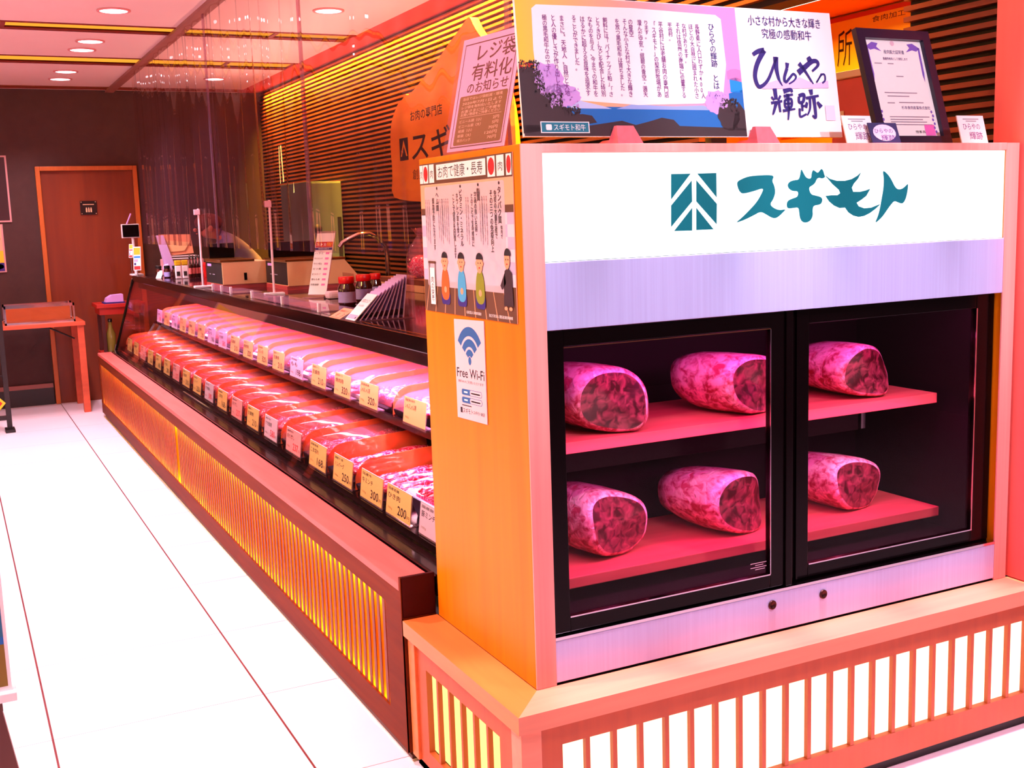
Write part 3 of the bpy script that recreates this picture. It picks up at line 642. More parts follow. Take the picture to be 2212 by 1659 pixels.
def slices(seed, mat, kind):
    m = MB(); q = random.Random(seed)
    if kind == 'fold':
        for r in range(5):
            for c in range(6):
                x = .060 + c * .053 + q.uniform(-.008, .008); y = -TW / 2 + .045 + r * .05 + q.uniform(-.008, .008)
                T = Matrix.Rotation(q.uniform(-.5, .5), 4, 'Z') @ Matrix.Rotation(q.uniform(-.5, -.1), 4, 'Y')
                m.blob((x, y, .030 + .010 * math.sin(PI * (r + .5) / 5) + q.uniform(0, .008)), (.042, .029, .014), mat, 8, 5, T, .35, seed * 99 + r * 7 + c)
    else:
        for r in range(7):
            y = -TW / 2 + .03 + r * .037
            for c in range(3):
                x = .098 + c * .098 + q.uniform(-.015, .015)
                T = Matrix.Rotation(q.uniform(-.25, .25), 4, 'Z')
                m.blob((x, y, .030 + .006 * (r % 2)), (.075, .022, .014), mat, 12, 6, T, .4, seed * 77 + r * 5 + c)
    return m
def cover_shape():
    m = MB(); n = 12; R_ = .060; pts = []
    for k in range(7):
        t = PI / 2 * k / 6; pts.append((.004 + R_ - R_ * math.cos(t), .024 + R_ * math.sin(t) * 1.05))
    pts += [(.16, .090), (TD - .07, .092), (TD - .03, .082), (TD - .005, .05), (TD - .002, .024)]
    vs = []; fs = []
    for (x, z_) in pts:
        for j in range(n + 1):
            s_ = j / n * 2 - 1; y = s_ * (TW / 2 - .004); vs.append((x, y, .024 + (z_ - .024) * (1 - .32 * s_ ** 4)))
    for a_ in range(len(pts) - 1):
        for j in range(n): b_ = a_ * (n + 1) + j; fs.append((b_, b_ + n + 1, b_ + n + 2, b_ + 1))
    return m.add(vs, fs, COVER, True)
def side_shape():
    pts = [(.0, .0), (TD + .02, .0), (TD + .02, .078), (TD - .0, .094)] + [(.004 + .07 - .07 * math.cos(t), .024 + .072 * math.sin(t)) for t in [PI / 2 * k / 6 for k in range(6, -1, -1)]]
    return MB().prism(pts, (0, TW / 2 + .008, 0), (1, 0, 0), (0, 0, 1), .004, SIDEP)
ORD = ['first', 'second', 'third', 'fourth', 'fifth', 'sixth', 'seventh', 'eighth', 'ninth', 'tenth', 'eleventh', 'twelfth', 'thirteenth', 'fourteenth', 'fifteenth', 'sixteenth', 'seventeenth', 'eighteenth', 'nineteenth']
protos = []
for k, (mat, kind, tm) in enumerate(((SL1, 'fold', TRAYB), (SL2, 'fold', TRAYB), (SL1, 'strip', TRAYB), (SL3, 'fold', TRAYW))):
    t = thing('meat_tray', 'x', 'meat tray', (0, 0, -5))
    tray_shape(tm).build('tray', t, True); slices(k + 3, mat, kind).build('meat', t, True)
    if kind != 'strip': cover_shape().build('cover', t, True)
    side_shape().build('divider', t, True)
    protos.append(t)
used = [False] * 4
def put_tray(k, loc, tilt, label, group):
    o = protos[k]
    if used[k]: o = dup(o, loc, label, group)
    else: used[k] = True; o.location = loc; o['label'] = label; o['group'] = group
    o.rotation_euler = (0, -tilt, 0); return o
KN = ['marbled pink beef', 'dark red lean beef', 'long marbled beef strips', 'pale pork']
upY = [3.66 + .309 * i for i in range(17)]; loY = [3.375 + .3115 * i for i in range(18)]
for i, y in enumerate(upY):
    k = (0, 0, 3, 0, 3, 0, 1, 3, 0, 1, 0, 3, 0, 1, 0, 3, 0)[i]
    put_tray(k, (1.400, y, .7185), math.radians(4.2), '%s, %s tray of the upper tier from the wooden cabinet' % (KN[k], ORD[i]), 'covered meat trays on the upper tier')
for i, y in enumerate(loY):
    k = (2, 2, 0, 1, 0, 1, 1, 0, 1, 1, 0, 1, 1, 0, 1, 3, 1, 0)[i]
    put_tray(k, (1.150, y, .5315), math.radians(4.4), '%s, %s tray of the lower tier from the wooden cabinet' % (KN[k], ORD[i]), 'meat trays on the lower tier')
# steel dish of mince at the near end
mt = thing('mince_dish', 'deep steel dish heaped with pink minced meat, nearest the wooden cabinet', 'meat dish', (1.20, 2.98, .532))
m = MB(); cx, cy = 1.345, 3.015
def rr(hx, hy, r, z_): return [(cx + sx * (hx - r) + r * math.cos(t), cy + sy * (hy - r) + r * math.sin(t), z_) for (sx, sy, t0) in ((1, 1, 0), (-1, 1, 90), (-1, -1, 180), (1, -1, 270)) for t in [math.radians(t0 + 22.5 * j) for j in range(5)]]
rings = [rr(.145, .105, .03, .532), rr(.165, .125, .03, .600), rr(.172, .132, .034, .602), rr(.172, .132, .034, .606), rr(.160, .120, .03, .604), rr(.145, .105, .03, .56)]
vs = sum(rings, []); n = 20; fs = [(a_ * n + j, a_ * n + (j + 1) % n, (a_ + 1) * n + (j + 1) % n, (a_ + 1) * n + j) for a_ in range(5) for j in range(n)]
m.add(vs, fs, STEEL, True).build('dish', mt)
m = MB(); q = random.Random(4)
for i in range(150):
    x = cx + q.uniform(-.13, .13); y = cy + q.uniform(-.09, .09); e = 1 - max(abs(x - cx) / .16, abs(y - cy) / .12) ** 2
    a_ = q.uniform(-.6, .6); L = q.uniform(.012, .022); m.tube([(x - L * math.cos(a_), y - L * math.sin(a_), .598 + .018 * e), (x, y, .606 + .02 * e), (x + L * math.cos(a_), y + L * math.sin(a_), .598 + .018 * e)], .0045, SL1, 5)
m.box(cx - .14, cx + .14, cy - .10, cy + .10, .56, .6, SL1); o = m.build('mince', mt); o['kind'] = 'stuff'
dsh = thing('sauce_dish', 'small dark dish beside the mince at the near end of the showcase', 'dish', (1.20, 2.75, .532))
MB().lathe([(.045, .531), (.055, .585), (.060, .590), (.055, .588), (.045, .55), (0, .548)], (1.25, 2.80, 0), BLACK, 20).build('dish', dsh)
MB().lathe([(.0, .578), (.050, .576)], (1.25, 2.80, 0), TRAYW, 20).build('contents', dsh)

# ------------------------------------------------------------------ price cards
CARD = M('card_cream', (222, 180, 100), .6, grain=.05); CARDP = M('card_pink', (226, 150, 146), .6, grain=.05); CARDW = M('card_white', (204, 180, 190), .6, grain=.05)
INK = M('ink_black', (26, 14, 14), .6, grain=.02); INKR = M('ink_red', (206, 20, 36), .6, grain=.02); INKG = M('ink_gold', (128, 96, 30), .5, grain=.02)
HOLD = clear('card_holder', (240, 225, 225), .08, .03, .10, (255, 220, 220))
def card_mesh(cm_, name, sub, price, w, h, red=False):
    """local: x depth, y across (text runs towards -y as seen from the aisle), z up; leans back"""
    u = Vector((0, -w, 0)); v = Vector((h * .12, 0, h)); P = Vector((0, w / 2, .004))
    a_ = Art(P, u, v); a_.sheet(cm_, .0012)
    a_.text(name, .06, .50, .84, .94, INK, bold=.010).text(sub, .06, .56, .56, .76, INK, bold=.010)
    if price: a_.text(price, .48, .84, .12, .44, INKR if red else INK, bold=.014).text('円', .86, .96, .12, .26, INK)
    a_.text('100g', .08, .26, .16, .26, INKG)
    return a_.mb
def holder_mesh(w, h):
    u = Vector((0, -w, 0)); v = Vector((h * .12, 0, h)); P = Vector((0, w / 2, .004)); m = MB()
    Q = Art(P - u * .02 - v * .10 + Vector((.0015, 0, 0)), u * 1.04, v * 1.12); Q.sheet(HOLD, .0015)
    Q.mb.box(.0, .03, -w / 2, w / 2, 0, .003, HOLD); return Q.mb
cp = {}
def price_card(key, loc, label, group, rz=0, w=.20, h=.088):
    if key not in cp:
        spec = {'a': (CARD, '国産黒毛和牛', 'しゃぶしゃぶ用', ''), 'b': (CARD, '国産豚肩', 'しゃぶしゃぶ用', '320'), 'c': (CARD, '国産豚バラ', '焼肉用', '320'), 'd': (CARD, '国産豚ロース', '生姜焼', '210'),
                'e': (CARDW, '鹿児島県産', 'もも', '198'), 'f': (CARD, '国産若鶏', 'ひき肉', '200'), 'g': (CARD, '国産牛', '牛ミンチ', '300'), 'h': (CARD, '国産牛 豚', 'ハンバーグ', '250'), 'i': (CARD, '国産豚肩', 'こま切れ', '168'),
                'j': (CARDP, '国産黒毛和牛', '切り落し', '237'), 'k': (CARDW, '国産豚', '豚ミンチ', ''), 'r': (CARDW, '和牛', 'すき焼用', '580')}[key]
        t = thing('price_card', 'x', 'price card', (0, 0, 0), group)
        card_mesh(spec[0], spec[1], spec[2], spec[3], w, h, key in 'rj').build('card', t, True); holder_mesh(w, h).build('holder', t, True)
        cp[key] = t; o = t; o.location = loc
    else: o = dup(cp[key], loc)
    o['label'] = label; o['group'] = group; o.rotation_euler = (0, 0, rz); return o
GU, GL = 'price cards along the upper tier', 'price cards along the lower tier'
uc = [(3.53, 'a', 'cream card for shabu-shabu beef beside the wooden cabinet, upper tier'), (3.995, 'b', 'cream card reading 320 with shabu-shabu text, upper tier'), (4.31, 'c', 'cream card reading 320 left of the shabu-shabu one, upper tier'), (4.63, 'd', 'cream card reading 210 on the upper tier edge'), (4.97, 'e', 'white card reading 198 on the upper tier edge')]
for (y, k, lab) in uc: price_card(k, (1.368, y, .722), lab, GU)
for i in range(12):
    y = 5.28 + i * .302; k = 'dbcdreddbedr'[i]
    price_card(k, (1.368, y, .722), 'small price card on the upper tier edge, %s from the wooden cabinet' % ORD[5 + i], GU)
lc = [(2.83, 'k', 'white mince card half hidden behind the wooden cabinet, lower tier'), (3.10, 'f', 'cream card reading 200 in front of the mince dish'), (3.34, 'g', 'cream card reading 300 on the lower tier'), (3.63, 'h', 'cream card reading 250 on the lower tier'), (3.92, 'i', 'cream card reading 168 on the lower tier'), (4.24, 'j', 'pink card reading 237 on the lower tier')]
for (y, k, lab) in lc: price_card(k, (1.136, y, .530), lab, GL)
for i in range(14):
    y = 4.58 + i * .306; k = 'rdjirhdjfihjdi'[i]
    price_card(k, (1.136, y, .530), 'small price card on the lower tier edge, %s from the wooden cabinet' % ORD[6 + i] if i < 13 else 'small price card on the lower tier edge, farthest from the camera', GL)
# ------------------------------------------------------------------ signs on and beside the cabinet
def flat(n, rgb): return M('print_' + n, rgb, .55, grain=.04, gscale=(20, 20, 20))
PW = flat('white', (252, 250, 252)); PBLK = flat('black', (24, 12, 26)); PNAVY = flat('navy', (44, 28, 120)); PPUR = flat('purple', (118, 34, 132)); PBLU = flat('blue', (0, 104, 190)); PBLU2 = flat('sky_blue', (0, 142, 236))
PLIL = flat('lilac', (206, 160, 236)); PTRE = flat('tree', (52, 30, 40)); PTEAL = flat('teal', (14, 118, 146)); PBRN = flat('brown', (96, 60, 40)); PROSE = flat('rose', (236, 130, 200)); POLV = flat('olive', (134, 106, 22)); PRED = flat('red', (196, 22, 28)); PORG = flat('orange', (232, 96, 30)); PSKIN = flat('skin', (244, 160, 120)); PGRN = flat('moss', (132, 140, 28)); PCYAN = flat('cyan', (64, 160, 206)); PPEACH = flat('peach', (240, 176, 140)); PLAV = flat('lavender', (196, 180, 216)); PYEL = flat('yellow', (255, 206, 40)); PGRY = flat('grey', (150, 140, 160)); PCRM = flat('cream', (250, 230, 190))
sky = bpy.data.materials.new('print_sunset'); sky.use_nodes = True; nt = sky.node_tree; b_ = nt.nodes['Principled BSDF']
tc = nt.nodes.new('ShaderNodeTexCoord'); sp = nt.nodes.new('ShaderNodeSeparateXYZ'); cr = nt.nodes.new('ShaderNodeValToRGB'); ma = nt.nodes.new('ShaderNodeMath'); ma.operation = 'MULTIPLY_ADD'; ma.inputs[1].default_value = 1.6; ma.inputs[2].default_value = 0
nt.links.new(tc.outputs['Object'], sp.inputs[0]); nt.links.new(sp.outputs[0], ma.inputs[0]); nt.links.new(ma.outputs[0], cr.inputs[0]); nt.links.new(cr.outputs[0], b_.inputs[0])
e = cr.color_ramp.elements; e[0].position = .03; e[0].color = RGB(255, 206, 60); e[1].position = .9; e[1].color = RGB(244, 150, 214); x = e.new(.30); x.color = RGB(250, 184, 130); b_.inputs['Roughness'].default_value = .5
P0 = Vector((1.136, 2.200, 1.586)); BU = Vector((.894, .0, .0)); BV = Vector((.024, .078, .312))
pb = Art(P0, BU, BV, off=.00014); pb.sheet(PW, .006)
S = .668  # printed landscape on the left two thirds
rnd_ = random.Random(5)
def L(a, b): return (a * S, b)
pb.rect(.002, S, .003, .995, sky).up()
pb.poly([L(.93, .50), L(.95, .515), L(.975, .52), L(1, .51), L(1, .42), L(.93, .44)], PROSE)
pb.poly([L(.94, .44), L(.97, .455), L(1, .44), L(1, .34), L(.94, .34)], PBLU2).poly([L(.93, .33), L(.97, .35), L(1, .36), L(1, .2), L(.93, .2)], PBLU).up()
pb.poly([L(.17, .30), L(.26, .25), L(.33, .215), L(.42, .215), L(.5, .225), L(.6, .215), L(.72, .22), L(.85, .225), L(1, .22), L(1, .06), L(.1, .06), L(.1, .30)], PBLU).up()
pb.poly([L(.20, .28), L(.26, .25), L(.34, .22), L(.38, .20), L(.20, .20)], flat('haze', (190, 206, 250))).poly([L(.40, .20), L(.47, .235), L(.56, .23), L(.66, .225), L(.8, .235), L(.86, .2)], flat('haze2', (150, 176, 240))).up()
glow = [L(.075, .29), L(.065, .60), L(.07, .90), L(.09, .93), L(.5, .945), L(.90, .93), L(.925, .90), L(.93, .55), L(.90, .30), L(.80, .25), L(.5, .23), L(.2, .26)]
pb.poly(glow, PW).up()
def blobrow(cx, cy, rx, ry, n, mt, sd):
    q = random.Random(sd); pb.poly([L(cx + rx * math.cos(2 * PI * i / n) * q.uniform(.9, 1.08), cy + ry * math.sin(2 * PI * i / n) * q.uniform(.9, 1.08)) for i in range(n)], mt)
blobrow(.11, .36, .075, .16, 40, PLIL, 2); blobrow(.17, .29, .08, .08, 40, PLIL, 3); blobrow(.87, .26, .06, .09, 36, PLIL, 7); pb.up()
q = random.Random(9); pts = [L(0, .50)] + [L(.012 * i, .495 + q.uniform(-.025, .02) - .0011 * i * i * .9) for i in range(1, 8)] + [L(.085, .42), L(.08, .30), L(.13, .24), L(.19, .20), L(.215, .155), L(.25, .16), L(.29, .15), L(.31, .10), L(.0, .02)]
pb.poly(pts, PTRE); blobrow(.92, .16, .052, .115, 36, PTRE, 11); pb.poly([L(.95, .18), L(.975, .26), L(1, .20), L(1, .05), L(.93, .05)], PTRE)
pb.poly([L(.28, .08), L(.36, .10), L(.42, .115), L(.48, .085), L(.55, .115), L(.60, .14), L(.655, .125), L(.68, .08), L(1, .065), L(1, .004), L(.003, .004), L(.003, .08)], PTRE).up()
q = random.Random(31)
def leaves(x0, x1, y0, y1, n, mt, s=.007):
    for i in range(n):
        x, y = q.uniform(x0, x1), y0 + (y1 - y0) * q.random(); r_ = s * q.uniform(.5, 1.2); t0 = q.uniform(0, 6)
        pb.poly([L(x + r_ * math.cos(t0 + k * 2.09) * .8, y + r_ * 2.2 * math.sin(t0 + k * 2.09)) for k in range(3)], mt)
leaves(.0, .085, .44, .53, 90, PTRE); leaves(.05, .10, .30, .44, 70, PTRE); leaves(.09, .17, .20, .30, 90, PTRE); leaves(.17, .24, .14, .21, 60, PTRE); leaves(.88, .97, .18, .29, 80, PTRE)
leaves(.06, .17, .34, .50, 90, PLIL); leaves(.12, .24, .21, .34, 90, PLIL); leaves(.83, .92, .22, .34, 70, PLIL); pb.up()
leaves(.0, .06, .47, .52, 24, PRED, .005)
pb.rect(.07 * S, .275 * S, .025, .105, PW).up().rect(.074 * S, .271 * S, .031, .099, PTEAL).up()
pb.rrect(.092 * S, .116 * S, .045, .085, .008, PW).text('スギモト和牛', .125 * S, .258 * S, .042, .088, PW).up()
cols = [('ひらやの輝跡 とは…', 1755, 230, 830, 1), ('長野県に人口わずか400人', 1625, 235, 850, 0), ('ほどの大自然に囲まれた小さ', 1567, 235, 850, 0), ('な村があります。', 1505, 230, 560, 0), ('それは信州の南端に位置する', 1450, 225, 845, 0), ('平谷村。', 1378, 225, 378, 0), ('平谷村には老舗お肉の専門店', 1295, 220, 845, 0), ('「スギモト」の契約牧場があ', 1232, 215, 840, 0), ('ります。', 1167, 210, 365, 0), ('澄んだ空気・紺碧の青空・満天', 1110, 205, 840, 0), ('の星空', 1032, 205, 345, 0), ('そんな小さな村で大きな輝き', 982, 200, 840, 0), ('を放つ黒毛和牛は育ちました。', 917, 200, 835, 0), ('飼料には「パイナップル粕」「さ', 815, 190, 840, 0), ('とうきび」などを配合した特別', 752, 190, 838, 0), ('なものを与え、今までの和牛を', 688, 185, 838, 0), ('はるかに超える旨味を追求す', 625, 185, 835, 0), ('ることができました。', 556, 180, 630, 0), ('まさに〝天地人〟自然と大地', 455, 180, 835, 0), ('と人の優しさが作り出した究', 385, 178, 832, 0), ('極の黒毛和牛なのです。', 316, 175, 680, 0)]
for (t_, xx, ya, yb, big) in cols:
    ac = (xx - 85) / 1915; top = 5 + 80 * ac; H_ = 1162 - top
    pb.vtext(t_, ac * S, (1162 - yb) / H_, (1162 - ya) / H_, (.030 if big else .0205) * S, PNAVY if big else PPUR)
pb.up()
R_ = lambda a_: S + a_ * (1 - S)
pb.text('小さな村から大きな輝き', R_(.12), R_(.88), .865, .945, PNAVY).text('究極の感動和牛', R_(.25), R_(.77), .765, .845, PNAVY)
pb.poly([(R_(.2), .40), (R_(.35), .44), (R_(.45), .42), (R_(.6), .47), (R_(.75), .42), (R_(.9), .45), (R_(.9), .39), (R_(.2), .37)], flat('pale_pink', (250, 196, 236))).up()
def brush(pts, w0, w1, m):
    """one brush stroke: a tapering ribbon through points given in board coordinates"""
    pts = [Vector((a_ * pb.W, b_2 * pb.H, 0)) for a_, b_2 in pts]; fine = []
    for i in range(len(pts) - 1):
        p0 = pts[max(i - 1, 0)]; p1 = pts[i]; p2 = pts[i + 1]; p3 = pts[min(i + 2, len(pts) - 1)]
        for k in range(6):
            t = k / 6; fine.append(.5 * ((2 * p1) + (p2 - p0) * t + (2 * p0 - 5 * p1 + 4 * p2 - p3) * t * t + (3 * p1 - p0 - 3 * p2 + p3) * t ** 3))
    fine.append(pts[-1]); n = len(fine); Lf = []; Rt = []
    for i, p in enumerate(fine):
        d = (fine[min(i + 1, n - 1)] - fine[max(i - 1, 0)]).normalized(); s_ = Vector((-d.y, d.x, 0)); w = (w0 + (w1 - w0) * i / (n - 1)) / 2
        Lf.append(p + s_ * w); Rt.append(p - s_ * w)
    for i in range(n - 1): pb.poly([(q_.x / pb.W, q_.y / pb.H) for q_ in (Lf[i], Lf[i + 1], Rt[i + 1], Rt[i])], m)
def px5(*ps):  # strokes measured on the printed panel, panel spans 95..822 x 100..1027
    return [(R_((x - (92 - 0.028 * (1027 - y))) / 730), (1027 - y) / 925) for x, y in ps]
for st, w0, w1 in (([(175, 440), (215, 415), (262, 405)], .010, .014), ([(262, 405), (205, 500), (180, 590), (195, 660), (225, 665), (280, 610), (340, 480), (352, 450)], .014, .006), ([(345, 450), (345, 540), (360, 620), (380, 660)], .016, .003),
                   ([(430, 490), (425, 530)], .012, .008), ([(425, 530), (400, 600), (408, 632), (440, 600), (470, 570), (490, 590), (470, 620), (430, 645)], .009, .004),
                   ([(510, 560), (560, 520), (620, 475), (660, 470), (668, 500), (620, 545)], .016, .006), ([(595, 440), (610, 470)], .012, .016), ([(520, 490), (560, 540), (620, 640)], .012, .004), ([(690, 560), (660, 610), (648, 625), (690, 570), (715, 570), (715, 610), (690, 632)], .004, .005),
                   ([(320, 680), (325, 760)], .012, .010), ([(290, 740), (310, 765)], .006, .006), ([(360, 730), (340, 765)], .006, .006), ([(285, 785), (370, 770)], .007, .006), ([(325, 780), (300, 850), (290, 870)], .010, .003), ([(345, 780), (350, 850)], .008, .006),
                   ([(385, 700), (440, 685), (450, 705)], .012, .006), ([(385, 735), (455, 720)], .008, .006), ([(390, 760), (440, 755), (435, 810), (392, 812), (390, 762)], .007, .007), ([(388, 788), (438, 785)], .005, .005), ([(370, 840), (465, 825)], .008, .004), ([(415, 715), (415, 830), (405, 905)], .010, .004),
                   ([(500, 730), (540, 720), (530, 770), (500, 775), (500, 735)], .010, .007), ([(520, 775), (520, 840)], .008, .006), ([(520, 805), (545, 800)], .006, .005), ([(500, 820), (500, 880), (550, 860)], .007, .005),
                   ([(595, 680), (600, 720)], .014, .008), ([(555, 745), (655, 725)], .008, .006), ([(585, 745), (580, 820), (555, 870)], .008, .004), ([(615, 740), (620, 880), (595, 870)], .011, .005), ([(560, 775), (548, 815)], .008, .008), ([(640, 770), (668, 810)], .006, .014)):
    brush(px5(*st), w0, w1, PNAVY)
pb.rect(R_(.84), R_(.94), .13, .25, flat('seal', (250, 220, 246)))
sb = pb.mb.build('poster_board', at=tuple(P0)); tag(sb, 'wide printed board with lake sunset and brush lettering on the cabinet top', 'sign board')
# wedge stands
def wedge(x, label):
    w = MB(); yb, z0 = 2.155, ZT
    vs = [(x - .035, yb, z0), (x + .035, yb, z0), (x + .035, yb + .12, z0), (x - .035, yb + .12, z0), (x - .022, yb + .026, z0 + .046), (x + .022, yb + .026, z0 + .046), (x + .022, yb + .037, z0 + .046), (x - .022, yb + .037, z0 + .046),
          (x - .030, yb + .046, z0 + .016), (x + .030, yb + .046, z0 + .016), (x + .030, yb + .075, z0 + .016), (x - .030, yb + .075, z0 + .016)]
    fs = [(3, 2, 1, 0), (0, 1, 5, 4), (4, 5, 6, 7), (7, 6, 9, 8), (8, 9, 10, 11), (11, 10, 2, 3), (0, 4, 7, 8), (1, 9, 6, 5), (0, 8, 11, 3), (1, 2, 10, 9)]
    w.add(vs, fs, M('wedge_wood', (244, 120, 136), .5, grain=.35, gscale=(40, 3, 40), dark=.8))
    return tag(w.build('wedge_stand', at=(x, yb, z0)), label, 'stand', 'wooden wedge stands')
wedge(1.380, 'wooden wedge stand under the lake picture half of the board'); wedge(1.765, 'wooden wedge stand under the white half of the board')
# certificate in a dark frame
ce = thing('framed_certificate', 'dark framed certificate leaning on the cabinet top', 'certificate', (2.27, 2.24, ZT))
CP = Vector((2.142, 2.195, ZT + .002)); CU = Vector((.252, 0, 0)); CV = Vector((-.016, .078, .296)); FRM = M('frame_navy', (34, 22, 50), .3, grain=.1)
a = Art(CP, CU, CV); fr = MB()
def fbar(p, q, r, s_): fr.prism([(p * .252, r * .3065), (q * .252, r * .3065), (q * .252, s_ * .3065), (p * .252, s_ * .3065)], CP - a.n * -.012, CU.normalized(), CV.normalized(), .016, FRM)
fbar(0, .10, 0, 1); fbar(.90, 1, 0, 1); fbar(.10, .90, 0, .07); fbar(.10, .90, .92, 1); fr.build('frame', ce)
a.rect(.08, .92, .06, .94, PW).up(2)
ORN = flat('ornament', (126, 92, 200))
for sgn in (0, 1):
    X = lambda v_: (v_ if not sgn else 1 - v_)
    a.poly([(X(.13), .86), (X(.22), .90), (X(.30), .89), (X(.27), .86), (X(.33), .82), (X(.24), .84), (X(.18), .83)], ORN).poly([(X(.13), .86), (X(.155), .86), (X(.165), .62), (X(.15), .56), (X(.135), .64)], ORN)
    for i in range(6): a.ell(X(.145 + .012 * (i % 2)), .12 + .035 * i, .014, .014, ORN, 8)
a.ell(.5, .895, .028, .023, flat('crest', (240, 200, 220)), 14).text('産肉能力証明書', .36, .64, .80, .835, PNAVY).text('最優秀枝肉として表彰します', .33, .67, .745, .77, PNAVY)
for (p, q, r) in ((.2, .30, .71), (.38, .46, .71), (.46, .56, .60), (.25, .70, .455), (.28, .58, .425), (.26, .36, .365), (.42, .76, .37), (.25, .80, .245), (.25, .7, .222), (.25, .75, .20), (.25, .82, .177)): a.rect(p, q, r, r + .008, PGRY)
a.text('杉本食肉産業株式会社', .44, .84, .315, .345, PNAVY).text('理事長', .56, .70, .105, .13, PBLK).rect(.70, .84, .085, .18, flat('seal_pink', (236, 110, 200)))
a.mb.build('paper', ce)
MB().box(2.25, 2.28, 2.27, 2.30, ZT + .001, ZT + .02, FRM).tube([(2.262, 2.285, ZT + .012), (2.262, 2.262, ZT + .2)], .006, FRM, 6).build('easel_leg', ce)
def small_card(x, y, w, h, lean, board, ink, label, txt=('ひらやの', '輝跡'), extra=None):
    P = Vector((x, y, ZT + .001)); a = Art(P, (w, 0, 0), (-.010, lean, h)); a.sheet(board, .003)
    if extra: a.ell(.5, .52, .40, .40, extra, 20).up()
    a.text(txt[0], .16, .80, .50, .72, ink).text(txt[1], .34, .84, .14, .42, ink)
    if not extra: a.rect(.2, .8, .86, .89, PGRY).rect(.3, .7, .79, .82, PGRY)
    a.mb.box(x, x + w, y + .004, y + .05, ZT, ZT + .002, board)
    return tag(a.mb.build('table_card', at=tuple(P)), label, 'card', 'small cards on the cabinet top')
small_card(1.972, 2.12, .092, .068, .012, PW, PPUR, 'white lettered card between the wide board and the navy card')
small_card(2.040, 2.105, .092, .050, .010, flat('navy_card', (44, 42, 92)), PNAVY, 'navy lettered card in front of the framed certificate', extra=flat('pale_disc', (246, 206, 240)))
small_card(2.352, 2.115, .094, .071, .012, PW, PPUR, 'white lettered card alone at the right end of the cabinet top')
# notice about paid carrier bags
nt_ = thing('notice_stand', 'notice on paid shopping bags in a clear stand on the cabinet corner', 'notice', (1.13, 2.46, ZT))
NP = Vector((1.105, 2.548, ZT + .0115)); NU = Vector((.035, -.242, 0)); NV = Vector((.055, -.006, .262))
a = Art(NP, NU, NV); a.sheet(flat('notice_lilac', (246, 206, 244)), .002)
a.frame(.05, .95, .03, .95, .010, PBRN).up()
a.text('レジ袋', .30, .94, .78, .93, PBRN, bold=.010).text('有料化', .24, .92, .61, .76, PBRN, bold=.010).text('のお知らせ', .20, .90, .50, .60, PBRN, bold=.010)
a.rrect(.10, .92, .05, .485, .02, POLV).up()
for i, (p, q) in enumerate((('当店ではレジ袋削減・環境', .445), ('2020年7月1日より', .405), ('レジ袋を有料化いたします', .37), ('お客さまにはご不便を', .335), ('お買い物袋をご持参ください', .305))): a.text(p, .16, .84, q, q + .027, PCRM)
a.rect(.15, .87, .292, .295, PCRM)
for i, (p, pr_) in enumerate((('ビニール袋（小）', '2円'), ('ビニール袋（大）', '5円'), ('紙袋（小）', '70円'), ('紙袋（大）', '120円'), ('保冷パック', '70円'))):
    z_ = .245 - i * .042; a.text(p, .16, .16 + .048 * len(p), z_, z_ + .028, PCRM).text(pr_, .84 - .05 * len(pr_), .84, z_, z_ + .028, PCRM)
a.mb.build('notice_sheet', nt_)
a2 = Art(NP + a.n * .008 - NU * .02 - NV * .03, NU * 1.04, NV * 1.07); a2.sheet(clear('stand_acrylic', (255, 246, 252), .04, .03), .0015)
a2.mb.prism([(0, 0), (1, 0), (1, 1), (0, 1)], NP - NU * .02 + Vector((-.02, 0, -.0115)), NU * 1.04, Vector((.07, .02, 0)), .002, ACRYL); a2.mb.build('clear_stand', nt_)
# health poster on the side of the cabinet
hp = Art((XL - .0030, 2.612, 1.194), (0, -.505, 0), (0, 0, .355), off=.00011); hp.sheet(PPEACH, .002)
hp.rect(0, 1, .72, 1, PPEACH).rect(0, 1, .0, .215, PBRN).rect(0, 1, .215, .70, PLAV).up()
for i in range(16):
    for j in range(6):
        if (i + j) % 2: hp.rect(i / 16, (i + 1) / 16, .215 + j * .074, .215 + (j + 1) * .074, flat('check', (232, 214, 232)))
for i in range(9): hp.poly([(.01 + i * .115, 0), (.018 + i * .115, 0), (.075 + i * .10, .215), (.07 + i * .10, .215)], flat('plank_line', (214, 150, 110)))
hp.rect(0, 1, .655, .70, PBRN).rect(0, 1, .86, 1, PBRN).up()
hp.rrect(.05, .92, .175, .845, .02, clear('poster_haze', (255, 250, 252), .0, .4, .62, (236, 214, 226), fres=0)).rect(.205, .745, .885, .985, PW).up()
hp.text('お肉で健康・長寿', .225, .715, .895, .975, PBLK)
for (p, w, lan) in ((.0, .04, 0), (.045, .06, 1), (.118, .06, 0), (.765, .075, 1), (.855, .07, 0), (.945, .05, 1)):
    hp.rect(p, p + w, .87, .992, PW).up()
    if lan: hp.ell(p + w / 2, .932, w * .42, .052, PRED, 18)
    else: hp.text('肉', p + w * .2, p + w * .8, .90, .955, PBLK)
for (t_, ac, z0_, z1_, w) in (('タンパク質', .872, .59, .81, .034), ('体内で', .885, .50, .58, .02), ('免疫の大量生産で', .832, .50, .79, .026), ('その三つの免疫向上', .792, .42, .79, .030), ('脂質', .665, .73, .81, .034), ('字画の良い名前・', .632, .52, .79, .026), ('とのことで生命維持に', .595, .45, .78, .026), ('ビタミン・ミネラル', .475, .45, .81, .034), ('ホウレン草を食べ', .435, .50, .79, .026), ('ことで疲労を回復します', .395, .37, .78, .028), ('ヘム鉄', .205, .68, .80, .034), ('貧血予防になります', .155, .42, .77, .028)):
    hp.vtext(t_, ac, z0_, z1_, w, PBLK)
